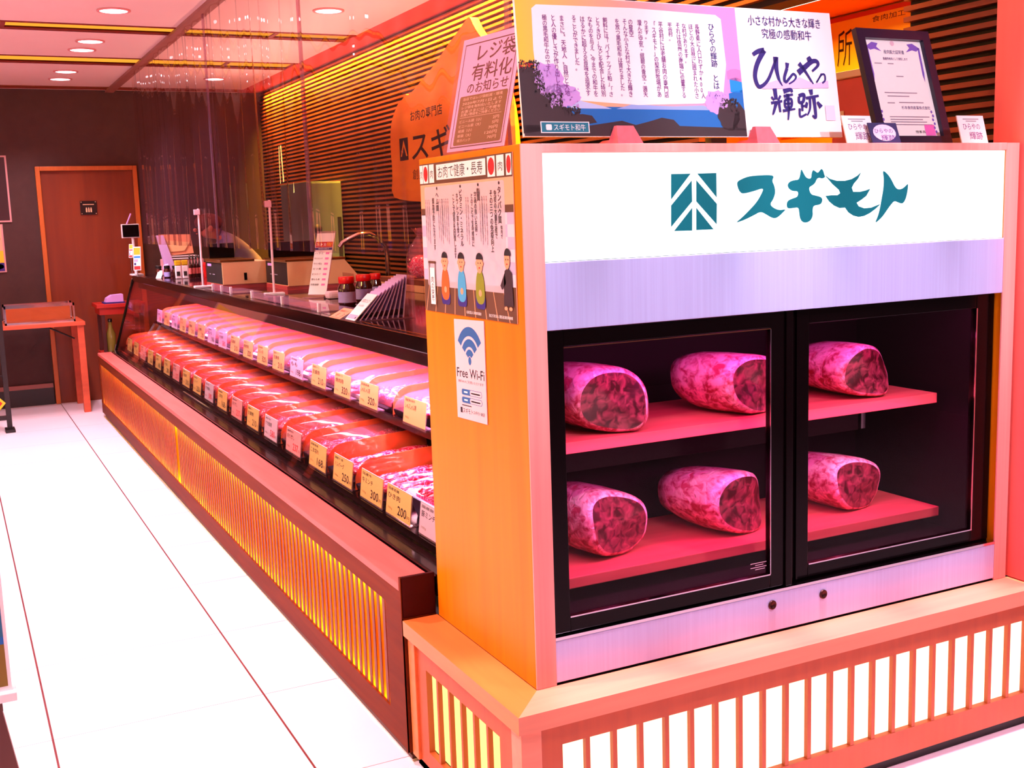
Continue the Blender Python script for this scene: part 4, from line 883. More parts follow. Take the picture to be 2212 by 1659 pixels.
for (ac, n_) in ((.745, 3), (.70, 2), (.555, 2), (.33, 4), (.26, 3), (.105, 3)):
    for i in range(n_): hp.vtext('牛肉に含まれる必須の栄養が吸収されます', ac - i * .022, .46 + .02 * i, .76, .011, flat('small_text', (96, 70, 90)))
for ac in (.872, .665, .475, .205): hp.ell(ac, .83, .007, .010, PBLK, 10)
hp.up()
def seated(cx, body, hair):
    hp.rrect(cx - .05, cx + .05, .06, .15, .03, PNAVY).up().poly(chaikin([(cx - .042, .09), (cx - .048, .20), (cx - .03, .29), (cx, .305), (cx + .03, .29), (cx + .048, .20), (cx + .042, .09)], 2), body).up()
    hp.ell(cx, .345, .033, .062, PSKIN, 20).up().ell(cx, .37, .035, .042, PBLK, 14, 0, 180); hp.ell(cx - .034, .345, .008, .014, PSKIN, 8).ell(cx + .034, .345, .008, .014, PSKIN, 8)
    hp.ell(cx - .012, .348, .004, .006, PBLK, 6).ell(cx + .012, .348, .004, .006, PBLK, 6).ell(cx, .318, .007, .006, PRED, 8)
    hp.ell(cx, .16, .016, .022, PSKIN, 10)
seated(.265, PORG, 0); seated(.455, PCYAN, 0); seated(.655, PGRN, 0)
cx = .935; hp.poly([(cx - .045, .10), (cx - .038, .25), (cx - .03, .31), (cx, .33), (cx + .035, .30), (cx + .045, .10)], PTRE).poly([(cx - .03, .30), (cx - .075, .22), (cx - .06, .195), (cx - .02, .235)], PTRE).up()
hp.ell(cx - .005, .375, .026, .055, PSKIN, 18).up().ell(cx, .40, .03, .045, PBLK, 14, 0, 180); hp.ell(cx - .014, .378, .004, .006, PBLK, 6).ell(cx + .006, .378, .004, .006, PBLK, 6).ell(cx - .005, .35, .007, .005, PRED, 8).ell(cx - .025, .085, .016, .012, PSKIN, 8).ell(cx + .02, .085, .016, .012, PSKIN, 8)
hp.rect(.075, .082, .03, .335, PBRN).rect(.148, .155, .03, .335, PBRN).rect(.07, .16, .33, .345, PBRN).rect(.086, .144, .05, .30, PW).up().vtext('肉の栄養', .115, .07, .24, .036, PBLK)
hp.text('公益社団法人 日本食肉協議会', .50, .66, .02, .04, PW).text('独立行政法人 農畜産業振興機構', .74, .97, .02, .04, PW)
tag(hp.mb.build('health_poster', at=(XL, 2.36, 1.2)), 'illustrated poster with seated kimono figures on the cabinet side', 'poster')
# free wi-fi sheet
wf = Art((XL - .0028, 2.440, .948), (0, -.166, .006), (0, 0, .235), off=.00011); wf.sheet(flat('wifi_paper', (240, 200, 206)), .002)
WB = flat('wifi_blue', (26, 92, 156))
def arc(r0, r1, cx=.5, cy=.60, h=56):
    k_ = wf.W / wf.H; n_ = 14; pt = lambda r, t: (cx + r * math.sin(math.radians(t)), cy + r * k_ * math.cos(math.radians(t)))
    wf.poly([pt(r1, -h + 2 * h * i / n_) for i in range(n_ + 1)] + [pt(r0, h - 2 * h * i / n_) for i in range(n_ + 1)], WB)
arc(.34, .47); arc(.19, .30); arc(.06, .155); wf.ell(.5, .595, .05, .042, WB, 16)
wf.text('Free Wi-Fi', .04, .96, .42, .515, PBLK, bold=.010).text('無料Wi-Fiご利用いただけます', .08, .92, .365, .395, PBLK)
for (z_, t1, t2) in ((.245, 'ID', 'sugimoto-free'), (.165, 'PASS', 'sugi29meat')):
    wf.rrect(.18, .86, z_, z_ + .06, .025, WB).up().rrect(.46, .85, z_ + .005, z_ + .055, .02, flat('wifi_paper', (240, 200, 206))).rect(.26, .38, z_ + .022, z_ + .038, PW).rect(.50, .80, z_ + .022, z_ + .034, PBLK)
wf.rect(.18, .5, .135, .145, PBLK).rect(.12, .19, .06, .115, PBLK).text('スギモト', .21, .54, .06, .115, PBLK).text('スギモト本店', .56, .93, .068, .105, PBLK)
tag(wf.mb.build('wifi_sheet', at=(XL, 2.36, 1.0)), 'tall white Free Wi-Fi sheet on the orange cabinet side', 'sheet')

# ------------------------------------------------------------------ clear vinyl curtain over the counter
VIN = clear('vinyl', (248, 232, 226), .035, .01, .02, (220, 150, 190), fres=1.2)
def curtain(y0, y1, zb, label, sd, amp):
    q = random.Random(sd); ny, nz = int((y1 - y0) / .02), 10; vs = []; fs = []; ph = [q.uniform(0, 6) for _ in range(4)]; zt = CEIL - .02
    for i in range(ny + 1):
        y = y0 + (y1 - y0) * i / ny
        for j in range(nz + 1):
            t = j / nz; z_ = zt + (zb - zt) * t
            p = amp * (.55 * math.sin(y * 24 + ph[0] + .5 * math.sin(y * 5)) + .45 * math.sin(y * 41 + ph[1])) * (.5 + .7 * t) + .008 * math.sin(y * 7 + ph[2] + t * 2)
            vs.append((1.332 + p, y + .010 * math.sin(z_ * 4 + ph[3]) * t, z_))
    for i in range(ny):
        for j in range(nz): a_ = i * (nz + 1) + j; fs.append((a_, a_ + 1, a_ + nz + 2, a_ + nz + 1))
    t = thing('vinyl_curtain', label, 'curtain', (1.332, (y0 + y1) / 2, CEIL), 'clear curtain sheets above the counter')
    MB().add(vs, fs, VIN, True).build('sheet', t)
    MB().box(1.328, 1.336, y0 - .006, y0 + .022, zb, CEIL - .02, clear('vinyl_weld', (236, 210, 220), .10, .05, .15, (190, 150, 186))).build('welded_edge', t)
curtain(2.64, 4.45, 1.30, 'flat clear vinyl curtain sheet nearest the wooden cabinet', 1, .004)
curtain(4.47, 6.20, 1.30, 'rippled clear vinyl curtain sheet in the middle of the counter', 2, .016)
curtain(6.22, 8.75, 1.30, 'rippled clear vinyl curtain sheet at the far end of the counter', 3, .016)

# ------------------------------------------------------------------ live-edge name board on the slatted wall
NB = M('name_board_wood', (255, 150, 36), .5, grain=.5, gscale=(3, 3, 12), dark=.75)
pts = [(6.70, 1.56), (6.66, 1.70), (6.68, 1.85), (6.66, 1.98), (6.60, 2.05), (6.50, 2.115), (6.44, 2.12), (6.40, 2.15), (6.34, 2.135), (6.22, 2.165), (6.12, 2.20), (5.98, 2.24), (5.86, 2.285), (5.74, 2.335), (5.62, 2.375), (5.52, 2.415), (5.47, 2.435), (5.44, 2.43), (5.40, 2.38), (5.34, 2.33), (5.22, 2.24), (5.10, 2.10), (5.02, 1.9), (5.00, 1.7), (5.02, 1.52), (5.3, 1.50), (5.7, 1.53), (6.1, 1.51), (6.5, 1.53)]
nb = MB(); nb.prism([(-y, z_) for y, z_ in chaikin(pts, 1)], (2.520, 0, 0), (0, -1, 0), (0, 0, 1), .045, NB)
a = Art((2.5195, 6.55, 1.55), (0, -1.4, 0), (0, 0, .6), nb)
a.text('お肉の専門店', .16, .50, .72, .82, PBLK, bold=.010).text('スギモト', .16, .98, .34, .62, PBLK, bold=.012).text('創業明治三十三年', .16, .70, .16, .26, PBLK).rect(.02, .12, .36, .58, PBLK).up().poly([(.07, .56), (.03, .40), (.045, .40), (.07, .50), (.095, .40), (.11, .40)], NB)
tag(nb.build('name_board', at=(2.54, 5.85, 1.55)), 'orange live-edge wooden name board on the slatted wall', 'sign board')
# ------------------------------------------------------------------ things on the counter
ZC = 1.0655
def scale(x0, x1, y0, y1, h, slant, label):
    t = thing('counter_scale', label, 'scale', ((x0 + x1) / 2, (y0 + y1) / 2, ZC), 'cream counter scales')
    b = MB()
    if slant:
        b.prism([(x0 + .004, ZC + .022), (x1, ZC + .022), (x1 - .02, ZC + .07), (x1 - .085, ZC + h), (x0 + .004, ZC + h)], (0, y0, 0), (1, 0, 0), (0, 0, 1), y1 - y0, CREAM)
        b.prism([(x1 - .10, ZC + .03), (x1 - .03, ZC + .03), (x1 - .04, ZC + .07), (x1 - .10, ZC + .08)], (0, y0 - .004, 0), (1, 0, 0), (0, 0, 1), .01, M('cream_recess', (205, 140, 96), .5, grain=.1))
    else: b.box(x0 + .004, x1, y0, y1, ZC + .022, ZC + h, CREAM, .004)
    b.build('body', t)
    MB().box(x0, x1 - .01, y0 + .008, y1 - .01, ZC, ZC + .022, M('scale_foot', (190, 70, 70), .5, grain=.1)).build('base', t)
    a = Art((x0 + .003, y1 - .006, ZC + .026), (0, -(y1 - y0) + .012, 0), (0, 0, h - .03)); a.sheet(BLACKM, .004)
    a.rect(.10, .36, .80, .92, PLIL).rect(.2, .3, .40, .44, PGRY).rect(.4, .55, .40, .44, PGRY); a.mb.build('display_panel', t)
    MB().box(x0 - .005, x1 - .08, y0 - .004, y1, ZC + h, ZC + h + .014, M('scale_rim', (120, 74, 30), .2, .6, grain=.1), .003).build('platter', t)
    MB().box(x0 + .02, x1 - .1, y1 - .04, y1 - .01, ZC + h + .014, ZC + h + .10, BLACK, .004).build('rear_hood', t)
    MB().box((x0 + x1) / 2 - .01, (x0 + x1) / 2 + .006, y0 - .004, y0 + .002, ZC + .045, ZC + .085, BLACK).build('switch', t)
    return t
scale(1.365, 1.632, 6.35, 6.78, .148, False, 'cream counter scale farther from the camera, boxy body')
scale(1.605, 2.010, 5.88, 6.33, .150, True, 'cream counter scale nearer the camera with slanted right end')
def pole(x, y, zt, label):
    t = thing('partition_pole', label, 'pole', (x, y, ZC), 'white partition poles')
    MB().box(x - .05, x + .05, y - .02, y + .02, ZC, ZC + .014, WHITE, .004).build('foot', t)
    MB().tube([(x, y, ZC + .014), (x + .004, y, zt)], .0060, M('pole_white', (255, 224, 232), .4, grain=.05), 8).build('pole', t)
    MB().box(x - .022, x + .012, y - .010, y + .010, zt - .035, zt - .004, M('clamp_white', (240, 190, 205), .4, grain=.05), .003).build('clamp', t)
pole(1.446, 5.555, 1.533, 'taller white pole on a T foot, nearer the camera'); pole(1.309, 6.606, 1.515, 'thin white pole farther along the counter, by the dark bottles')
def guard(y0, y1, x, label):
    t = thing('acrylic_ledge', label, 'acrylic strip', (x, (y0 + y1) / 2, ZC), 'low acrylic strips on the counter')
    MB().box(x, x + .004, y0, y1, ZC + .004, ZC + .034, ACRYL).box(x + .004, x + .16, y0, y1, ZC + .002, ZC + .005, ACRYL).build('strip', t)
    for y in (y0 + .02, (y0 + y1) / 2, y1 - .02): MB().box(x - .003, x + .008, y - .008, y + .008, ZC, ZC + .036, WHITE).build('clip', t)
guard(4.32, 5.45, 1.302, 'low clear acrylic strip before the leaning menu'); guard(5.86, 6.335, 1.302, 'short clear acrylic strip before the boxy scale')
# leaning menu
mn = thing('menu_stand', 'tall white price list with red heading leaning in a clear stand', 'menu', (1.56, 5.2, ZC))
a = Art((1.525, 5.235, ZC + .014), (.062, -.080, 0), (.072, .035, .285)); a.sheet(PW, .002)
a.rect(.02, .98, .77, .86, PRED).up().text('7/1 ▶ 30', .06, .60, .785, .845, PW).text('限', .66, .92, .785, .845, PYEL).rect(.02, .98, .725, .765, PNAVY).up().text('価格改定のお知らせ', .2, .8, .735, .757, PW)
for i, s_ in enumerate(('ハラミ', '牛スジコンニャク', '牛モツ煮込', 'モツ煮', '鶏ささみスモーク', '鶏もも串', '特製焼豚')):
    z_ = .655 - i * .085; a.text(s_, .06, .52, z_, z_ + .034, PBLK).rect(.66, .86, z_, z_ + .032, PROSE)
a.mb.build('sheet', mn)
a2 = Art(Vector((1.522, 5.238, ZC + .010)) - a.n * .004, Vector((.065, -.084, 0)), Vector((.076, .037, .30))); a2.sheet(ACRYL, .002); a2.mb.build('clear_stand', mn)
MB().box(1.50, 1.60, 5.14, 5.25, ZC, ZC + .003, ACRYL).build('foot', mn)
# red-capped jars
SAUCE = M('sauce_dark', (60, 10, 12), .12, coat=.5, grain=.2); CAPR = M('cap_red', (226, 6, 18), .35, grain=.05); LABB = M('label_lilac', (176, 170, 236), .5, grain=.2, gscale=(60, 60, 60))
def jar(x, y, r, h, label, cap=CAPR, lab=LABB, body=SAUCE, name='sauce_jar', group='red capped sauce jars', caph=.24):
    t = thing(name, label, 'jar', (x, y, ZC), group); hb = h * (1 - caph)
    MB().lathe([(r * .9, 0), (r, .004), (r, hb * .78), (r * .8, hb * .96), (r * .8, hb)], (x, y, ZC), body, 20).build('glass_body', t)
    MB().lathe([(r * .86, hb), (r * .9, hb + .002), (r * .9, h - .003), (r * .84, h), (0, h)], (x, y, ZC), cap, 20).build('cap', t)
    if lab: MB().lathe([(r * 1.012, hb * .12), (r * 1.012, hb * .62)], (x, y, ZC), lab, 20).build('label', t)
    return t
jar(1.515, 4.62, .037, .120, 'red capped sauce jar with lilac label, left front of three'); jar(1.64, 4.76, .037, .118, 'red capped sauce jar in the middle, behind the leaflets'); jar(1.755, 4.93, .028, .112, 'smaller red capped jar on the right, behind the leaflets')
# leaflets in a rack
LEAF = M('leaflet_lilac', (206, 176, 232), .5, grain=.2, gscale=(40, 40, 40)); LEAFB = M('leaflet_back', (120, 90, 120), .5, grain=.2)
rk = thing('leaflet_rack', 'clear rack holding a fan of leaflets on the counter', 'rack', (1.40, 3.86, ZC))
MB().box(1.268, 1.500, 3.800, 3.925, ZC, ZC + .003, ACRYL).build('tray', rk); MB().box(1.492, 1.500, 3.800, 3.925, ZC + .003, ZC + .155, ACRYL).build('back_plate', rk)
for i in range(10):
    th = math.radians(46 - 4.3 * i); x = 1.272 + .0205 * i; h = .125 + .003 * i; y0 = 3.815
    a = Art((x, 3.915, ZC + .004), (0, -.105, 0), (h * math.sin(th), 0, h * math.cos(th))); a.sheet(PW if i == 0 else LEAF, .0025)
    a.rect(.06, .94, .05, .2, LEAFB if i else PLAV).up()
    a.text('お肉のたより' if i == 0 else '旬のレシピ', .12, .86, .66, .80, PBLK).text('やわらか和牛の', .15, .7, .5, .58, PBLK).ell(.85, .10, .05, .04, PBLK, 8)
    tag(a.mb.build('leaflet', at=(x, 3.86, ZC)), 'white leaflet at the front of the fan, leaning farthest' if i == 0 else '%s lilac leaflet behind the white one in the rack' % ORD[i - 1], 'leaflet', 'leaflets in the rack')
a = Art((1.262, 4.075, ZC + .002), (0, -.125, 0), (.060, 0, .030)); a.sheet(PPEACH, .002)
a.text('国産若鶏ミンチ', .12, .80, .62, .80, PRED).text('8', .30, .44, .18, .5, PRED).text('3', .72, .86, .18, .5, PRED).rect(.08, .92, .06, .09, PRED)
tag(a.mb.build('offer_card', at=(1.27, 4.0, ZC)), 'peach offer card with red print lying before the leaflets', 'card')
np_ = MB().box(1.56, 1.70, 5.02, 5.09, ZC, ZC + .035, M('wrap_white', (250, 220, 236), .3, grain=.1), .012); tag(np_.build('paper_pack', at=(1.63, 5.05, ZC)), 'white soft paper pack behind the menu foot', 'pack')
# pink bag and shelf box at the back right
bx = thing('equipment_box', 'low cream and black box against the slats under the pink bag', 'box', (2.14, 5.35, ZC))
MB().box(2.02, 2.155, 5.0, 5.6, ZC, ZC + .035, CREAM, .004).build('lower_case', bx); MB().box(2.02, 2.155, 5.0, 5.6, ZC + .035, ZC + .062, M('box_brown', (120, 60, 36), .4, grain=.2), .003).build('upper_case', bx)
bg = thing('pickle_bag', 'clear bag of shredded pink ginger, half hidden behind the cabinet', 'bag', (2.095, 5.22, ZC + .063)); m = MB(); q = random.Random(3)
m.blob((2.095, 5.22, ZC + .12), (.052, .060, .057), slice_mat('ginger', (226, 30, 80), (250, 110, 150), (255, 200, 220)), 14, 9, None, .12, 5)
for i in range(70):
    a_ = q.uniform(0, 6.28); e_ = q.uniform(-.9, .9); c_ = Vector((2.095 + .054 * math.cos(a_) * math.cos(e_), 5.22 + .062 * math.sin(a_) * math.cos(e_), ZC + .12 + .055 * math.sin(e_))); d_ = Vector((q.uniform(-1, 1), q.uniform(-1, 1), q.uniform(-1, 1))).normalized() * .012
    m.tube([c_ - d_, c_ + d_ * .2 + Vector((0, 0, .003)), c_ + d_], .0028, MATS.get('ginger') or m.mats[0], 5)
m.build('ginger', bg)
MB().lathe([(.055, -.0), (.066, .03), (.066, .10), (.05, .15), (.022, .19), (.010, .205), (.028, .235), (.04, .245)], (2.095, 5.22, ZC + .0635), clear('bag_film', (255, 225, 235), .08, .03, .12, (255, 170, 200)), 18).build('film', bg)
tag(MB().tube([(2.10, 6.5, ZC + .20), (2.12, 6.5, ZC + .225), (2.16, 6.5, ZC + .245), (2.22, 6.5, ZC + .27), (2.29, 6.5, ZC + .275), (2.34, 6.5, ZC + .25), (2.385, 6.5, ZC + .20), (2.40, 6.5, ZC + .15), (2.40, 6.5, .93)], .014, CHROME, 10).build('chrome_arch', at=(2.2, 6.5, ZC)), 'shiny chrome arch rising behind the nearer scale', 'tap')  # plain bent chrome tube, no particular fitting
# far end of the counter
tb = thing('tablet_stand', 'black tablet on a white stand at the far end of the counter', 'tablet', (1.262, 8.86, ZC))
MB().box(1.235, 1.32, 8.83, 8.95, ZC, ZC + .012, WHITE, .003).build('foot', tb); MB().tube([(1.275, 8.90, ZC + .012), (1.272, 8.90, 1.36)], .010, WHITE, 8).build('post', tb)
MB().box(1.20, 1.316, 8.872, 8.884, 1.352, 1.442, BLACK, .003).build('screen', tb); MB().box(1.192, 1.322, 8.884, 8.896, 1.345, 1.448, WHITE, .003).build('case', tb)
MB().tube([(1.235, 8.89, 1.448), (1.255, 8.89, 1.49), (1.270, 8.89, 1.525)], .006, M('lilac_plastic', (226, 160, 236), .3, grain=.05), 6).build('antenna', tb)
for i, (x, w, h, z0, lab) in enumerate(((1.245, .052, .175, 1.105, 'narrow payment sign with orange and red panels below the tablet'), (1.222, .026, .10, 1.20, 'small pink edged sign left of the payment sign'))):
    a = Art((x, 8.80 + .03 * i, z0), (w, -.012, 0), (.012, .02, h)); a.sheet(PW, .002)
    a.rect(.08, .92, .66, .95, PYEL).rect(.08, .92, .52, .60, PBLU2 if not i else PRED).rect(.1, .6, .36, .46, PLAV).rect(.1, .35, .22, .32, PNAVY).rect(.08, .92, .03, .18, PRED)
    a.mb.tube([(x + w / 2 + .004, 8.815 + .03 * i, ZC), (x + w / 2 + .004, 8.815 + .03 * i, z0 + .02)], .003, CHROME, 6)
    tag(a.mb.build('payment_sign', at=(x, 8.8, ZC)), lab, 'sign', 'payment signs at the far end')
sl = thing('meat_slicer', 'cream meat slicer with tilted hood at the far end of the counter', 'slicer', (1.5, 8.45, ZC)); CR2 = M('slicer_cream', (236, 160, 120), .4, grain=.15); LILP = M('slicer_lilac', (206, 176, 236), .35, grain=.1)
MB().box(1.36, 1.62, 8.35, 8.65, ZC, ZC + .12, M('slicer_pink', (214, 150, 160), .4, grain=.1), .01).build('base', sl)
MB().prism([(1.30, 1.36), (1.345, 1.36), (1.42, 1.10), (1.35, 1.10)], (0, 8.33, 0), (1, 0, 0), (0, 0, 1), .05, LILP).build('column', sl)
MB().prism([(1.345, 1.365), (1.54, 1.36), (1.555, 1.225), (1.40, 1.215)], (0, 8.37, 0), (1, 0, 0), (0, 0, 1), .18, CR2).prism([(1.365, 1.325), (1.53, 1.305), (1.49, 1.245), (1.385, 1.24)], (0, 8.362, 0), (1, 0, 0), (0, 0, 1), .012, CREAM).build('hood', sl)
MB().box(1.39, 1.57, 8.34, 8.5, 1.188, 1.196, WHITE).build('tray', sl)
MB().box(1.39, 1.57, 8.34, 8.5, 1.205, 1.212, WHITE).build('tray', sl)
MB().tube([(1.33, 8.32, 1.12), (1.335, 8.31, 1.145), (1.36, 8.31, 1.15)], .010, LILP, 8).build('handle', sl)
sl.location.x += .055
CAPB = M('cap_black', (16, 8, 12), .3, grain=.05)
for i in range(3): jar(1.335 + .048 * i, 8.24 - .05 * i, .023, .085, 'black capped jar, %s of three by the slicer' % ['left', 'middle', 'right'][i], CAPB, LABB if i == 1 else None, SAUCE, 'paste_jar', 'black capped jars at the far end')
for i in range(2):
    x, y = 1.412 + .046 * i, 7.93; t = thing('seasoning_pouch', 'yellow topped white seasoning pouch, %s one of two' % ['left', 'right'][i], 'pouch', (x, y, ZC), 'yellow topped pouches')
    MB().box(x - .020, x + .020, y - .012, y + .012, ZC, ZC + .09, WHITE, .006).build('pouch', t); MB().box(x - .021, x + .021, y - .013, y + .013, ZC + .09, ZC + .125, M('pouch_yellow', (216, 176, 10), .4, grain=.1), .006).build('top', t)
    MB().box(x - .012, x + .010, y - .0135, y - .0125, ZC + .02, ZC + .05, BLACKM).build('emblem', t)
for i in range(4):
    x, y = 1.488 + .024 * i, 7.90 + .015 * i; t = thing('dark_bottle', 'slim dark sauce bottle, %s from the left beside the pouches' % ORD[i], 'bottle', (x, y, ZC), 'slim dark bottles')
    MB().lathe([(.010, 0), (.011, .003), (.011, .09), (.006, .115), (.005, .135)], (x, y, ZC), SAUCE, 12).build('bottle', t); MB().lathe([(.007, .135), (.007, .155), (0, .156)], (x, y, ZC), CAPB, 10).build('cap', t)
    MB().lathe([(.0114, .03), (.0114, .07)], (x, y, ZC), M('label_rose', (226, 120, 120), .5, grain=.2), 12).build('label', t)
tag(MB().lathe([(.013, 0), (.015, .01), (.012, .02), (.015, .032), (.012, .044), (.015, .056), (.012, .068), (.015, .08), (.012, .092), (.010, .105)], (1.592, 7.92, ZC), M('red_gloss', (216, 30, 30), .2, grain=.2), 14).build('red_shaker', at=(1.592, 7.92, ZC)), 'ribbed red shaker at the right of the dark bottles', 'shaker')
tg = MB().add([(1.30, 8.18, ZC), (1.33, 8.14, ZC), (1.345, 8.17, ZC + .03), (1.318, 8.21, ZC + .03), (1.352, 8.20, ZC + .052), (1.330, 8.235, ZC + .052)], [(0, 1, 2, 3), (3, 2, 4, 5)], WHITE)
o = tag(tg.build('paper_strip', at=(1.32, 8.18, ZC)), 'curled white paper strip before the black capped jars', 'paper'); md = o.modifiers.new('s', 'SOLIDIFY'); md.thickness = .002
# steel refrigerator by the slatted wall
fg = thing('refrigerator', 'grey green steel refrigerator standing by the slatted wall', 'refrigerator', (2.44, 8.1, 0)); FGM = M('fridge_steel', (120, 134, 130), .35, .4, grain=.2)
MB().box(2.31, 2.565, 7.82, 8.5, .04, 1.70, FGM, .006).build('body', fg); MB().box(2.32, 2.555, 7.805, 7.82, .10, 1.69, FGM, .004).build('door', fg); MB().lathe([(.032, 0), (.030, -.012), (0, -.014)], (2.37, 7.805, 1.37), BLACKM, 16, 'Y').build('dial', fg); MB().box(2.52, 2.545, 7.79, 7.805, 1.0, 1.45, BLACKM, .003).build('handle', fg)
MB().box(2.34, 2.36, 7.85, 7.87, 0, .04, BLACKM).build('foot', fg); MB().box(2.52, 2.54, 7.85, 7.87, 0, .04, BLACKM).build('foot', fg)
bk = thing('work_bench', 'dark work bench along the slatted wall behind the counter', 'bench', (2.44, 6.2, 0))
MB().box(2.30, 2.568, 4.6, 7.78, .87, .92, BLACK, .003).build('top', bk); MB().box(2.32, 2.568, 4.62, 7.76, .06, .87, BLACKM).build('cabinet', bk); MB().box(2.36, 2.568, 4.66, 7.72, 0, .06, BLACKM).build('plinth', bk)

# ------------------------------------------------------------------ worker bending at the far end
def person():
    t = thing('person', 'person in lavender work jacket and dull red cap bending behind the counter', 'person', (2.30, 9.45, 0))
    J = {'pel': (2.33, 9.45, .93, .135), 'sp1': (2.27, 9.45, 1.10, .130), 'sp2': (2.15, 9.44, 1.25, .145), 'neck': (2.03, 9.43, 1.345, .055), 'head0': (1.985, 9.42, 1.375, .075), 'head1': (1.93, 9.41, 1.40, .095), 'head2': (1.89, 9.41, 1.41, .07),
         'sr': (2.08, 9.28, 1.285, .062), 'er': (2.02, 9.20, 1.09, .048), 'wr': (1.90, 9.20, 1.07, .032), 'sl': (2.10, 9.60, 1.285, .062), 'el': (2.03, 9.68, 1.09, .048), 'wl': (1.92, 9.64, 1.06, .032),
         'hr': (2.34, 9.36, .86, .105), 'kr': (2.33, 9.35, .47, .070), 'ar': (2.36, 9.35, .09, .045), 'fr': (2.24, 9.35, .035, .035), 'hl': (2.34, 9.54, .86, .105), 'kl': (2.33, 9.55, .47, .070), 'al': (2.36, 9.55, .09, .045), 'fl': (2.24, 9.55, .035, .035)}
    E_ = [('pel', 'sp1'), ('sp1', 'sp2'), ('sp2', 'neck'), ('neck', 'head0'), ('head0', 'head1'), ('head1', 'head2'), ('sp2', 'sr'), ('sr', 'er'), ('er', 'wr'), ('sp2', 'sl'), ('sl', 'el'), ('el', 'wl'), ('pel', 'hr'), ('hr', 'kr'), ('kr', 'ar'), ('ar', 'fr'), ('pel', 'hl'), ('hl', 'kl'), ('kl', 'al'), ('al', 'fl')]
    names = list(J); edges = [(names.index(a_), names.index(b_2)) for a_, b_2 in E_]; base = t.location; vs = [Vector(J[n][:3]) - base for n in names]; rad = [J[n][3] for n in names]
    for s_, w in ((0, 'wr'), (1, 'wl')):    # five fingers from each wrist
        wi = names.index(w); pw = vs[wi]; vs.append(pw + Vector((-.05, 0, -.01))); rad.append(.030); palm = len(vs) - 1; edges.append((wi, palm))
        for k in range(5):
            dy = (k - 2) * .017; L_ = (.05, .065, .072, .066, .052)[k]; th = k == (4 if s_ else 0)
            p1 = vs[palm] + Vector((-.02 if not th else .0, dy * (1 if not th else 1.6), -.005)); p2 = p1 + Vector((-L_ * .6, dy * .3, -.012)); p3 = p2 + Vector((-L_ * .35, 0, -.02)); b0 = len(vs)
            vs += [p1, p2, p3]; rad += [.009, .0085, .008]; edges += [(palm, b0), (b0, b0 + 1), (b0 + 1, b0 + 2)]
    me = bpy.data.meshes.new('body_skeleton'); me.from_pydata([tuple(v) for v in vs], edges, []); ob = bpy.data.objects.new('body_skeleton', me); COL.objects.link(ob)
    sk = ob.modifiers.new('s', 'SKIN'); sk.use_smooth_shade = True
    for i, r in enumerate(rad): me.skin_vertices[0].data[i].radius = (r, r); me.skin_vertices[0].data[i].use_root = (i == 0)
    sb_ = ob.modifiers.new('u', 'SUBSURF'); sb_.levels = 2; sb_.render_levels = 2
    dg = bpy.context.evaluated_depsgraph_get(); dg.update(); m2 = bpy.data.meshes.new_from_object(ob.evaluated_get(dg)); bpy.data.objects.remove(ob); m2.name = 'body'
    SK = M('skin', (190, 100, 84), .5, grain=.1); JK = M('jacket_lavender', (120, 96, 150), .7, grain=.25, gscale=(20, 20, 20)); TRS = M('trousers_dark', (60, 36, 50), .7, grain=.2)
    m2.materials.clear()
    for mm in (SK, JK, TRS): m2.materials.append(mm)
    hx = Vector(J['neck'][:3]) - base
    for p in m2.polygons:
        c_ = p.center; x, z_ = c_.x + base.x, c_.z + base.z
        p.material_index = 2 if z_ < .93 and x > 2.15 else (0 if (x < 2.02 and z_ > 1.30) or x < 1.925 else 1); p.use_smooth = True
    o = bpy.data.objects.new('body', m2); COL.objects.link(o); o.parent = t
    c_ = Vector((1.925, 9.41, 1.405)); MB().blob(c_ + Vector((.02, 0, .035)), (.115, .092, .078), M('cap_dull_red', (104, 34, 28), .8, grain=.2), 18, 10).build('cap', t)
    f_ = MB(); f_.blob((1.835, 9.41, 1.385), (.018, .014, .016), SK, 8, 6).build('nose', t)
    for dy in (-.033, .033): MB().blob((1.846, 9.41 + dy, 1.405), (.007, .011, .007), BLACKM, 8, 6).build('eye', t)
    MB().blob((1.845, 9.41, 1.355), (.007, .022, .005), M('lip', (176, 60, 60), .5, grain=.05), 8, 5).build('mouth', t)
    for dy in (-.092, .092): MB().blob((1.94, 9.41 + dy, 1.39), (.022, .009, .028), SK, 8, 6).build('ear', t)
person()

# ------------------------------------------------------------------ beyond the end of the showcase, and the left side
rt = thing('red_side_table', 'small red side table past the far end of the showcase', 'table', (1.18, 9.55, 0)); RED = M('table_red', (178, 30, 14), .45, grain=.3)
MB().box(1.03, 1.40, 9.40, 9.75, .80, .83, RED, .003).build('top', rt); MB().box(1.05, 1.38, 9.42, 9.73, .745, .80, RED).build('apron', rt); MB().box(1.05, 1.38, 9.42, 9.73, .42, .44, RED).build('lower_shelf', rt)
for x in (1.062, 1.352): 
    for y in (9.43, 9.70): MB().box(x, x + .025, y, y + .025, 0, .745, M('table_leg_dark', (70, 16, 10), .5, grain=.2)).build('leg', rt)
pt = thing('paper_box', 'lilac paper box lying on the red side table', 'box', (1.17, 9.5, .83)); MB().prism([(1.105, .842), (1.24, .842), (1.24, .90), (1.155, .895), (1.115, .872)], (0, 9.44, 0), (1, 0, 0), (0, 0, 1), .12, M('lilac_card', (214, 160, 230), .5, grain=.1)).build('lid', pt); MB().box(1.09, 1.25, 9.43, 9.58, .83, .842, PNAVY).build('base', pt)
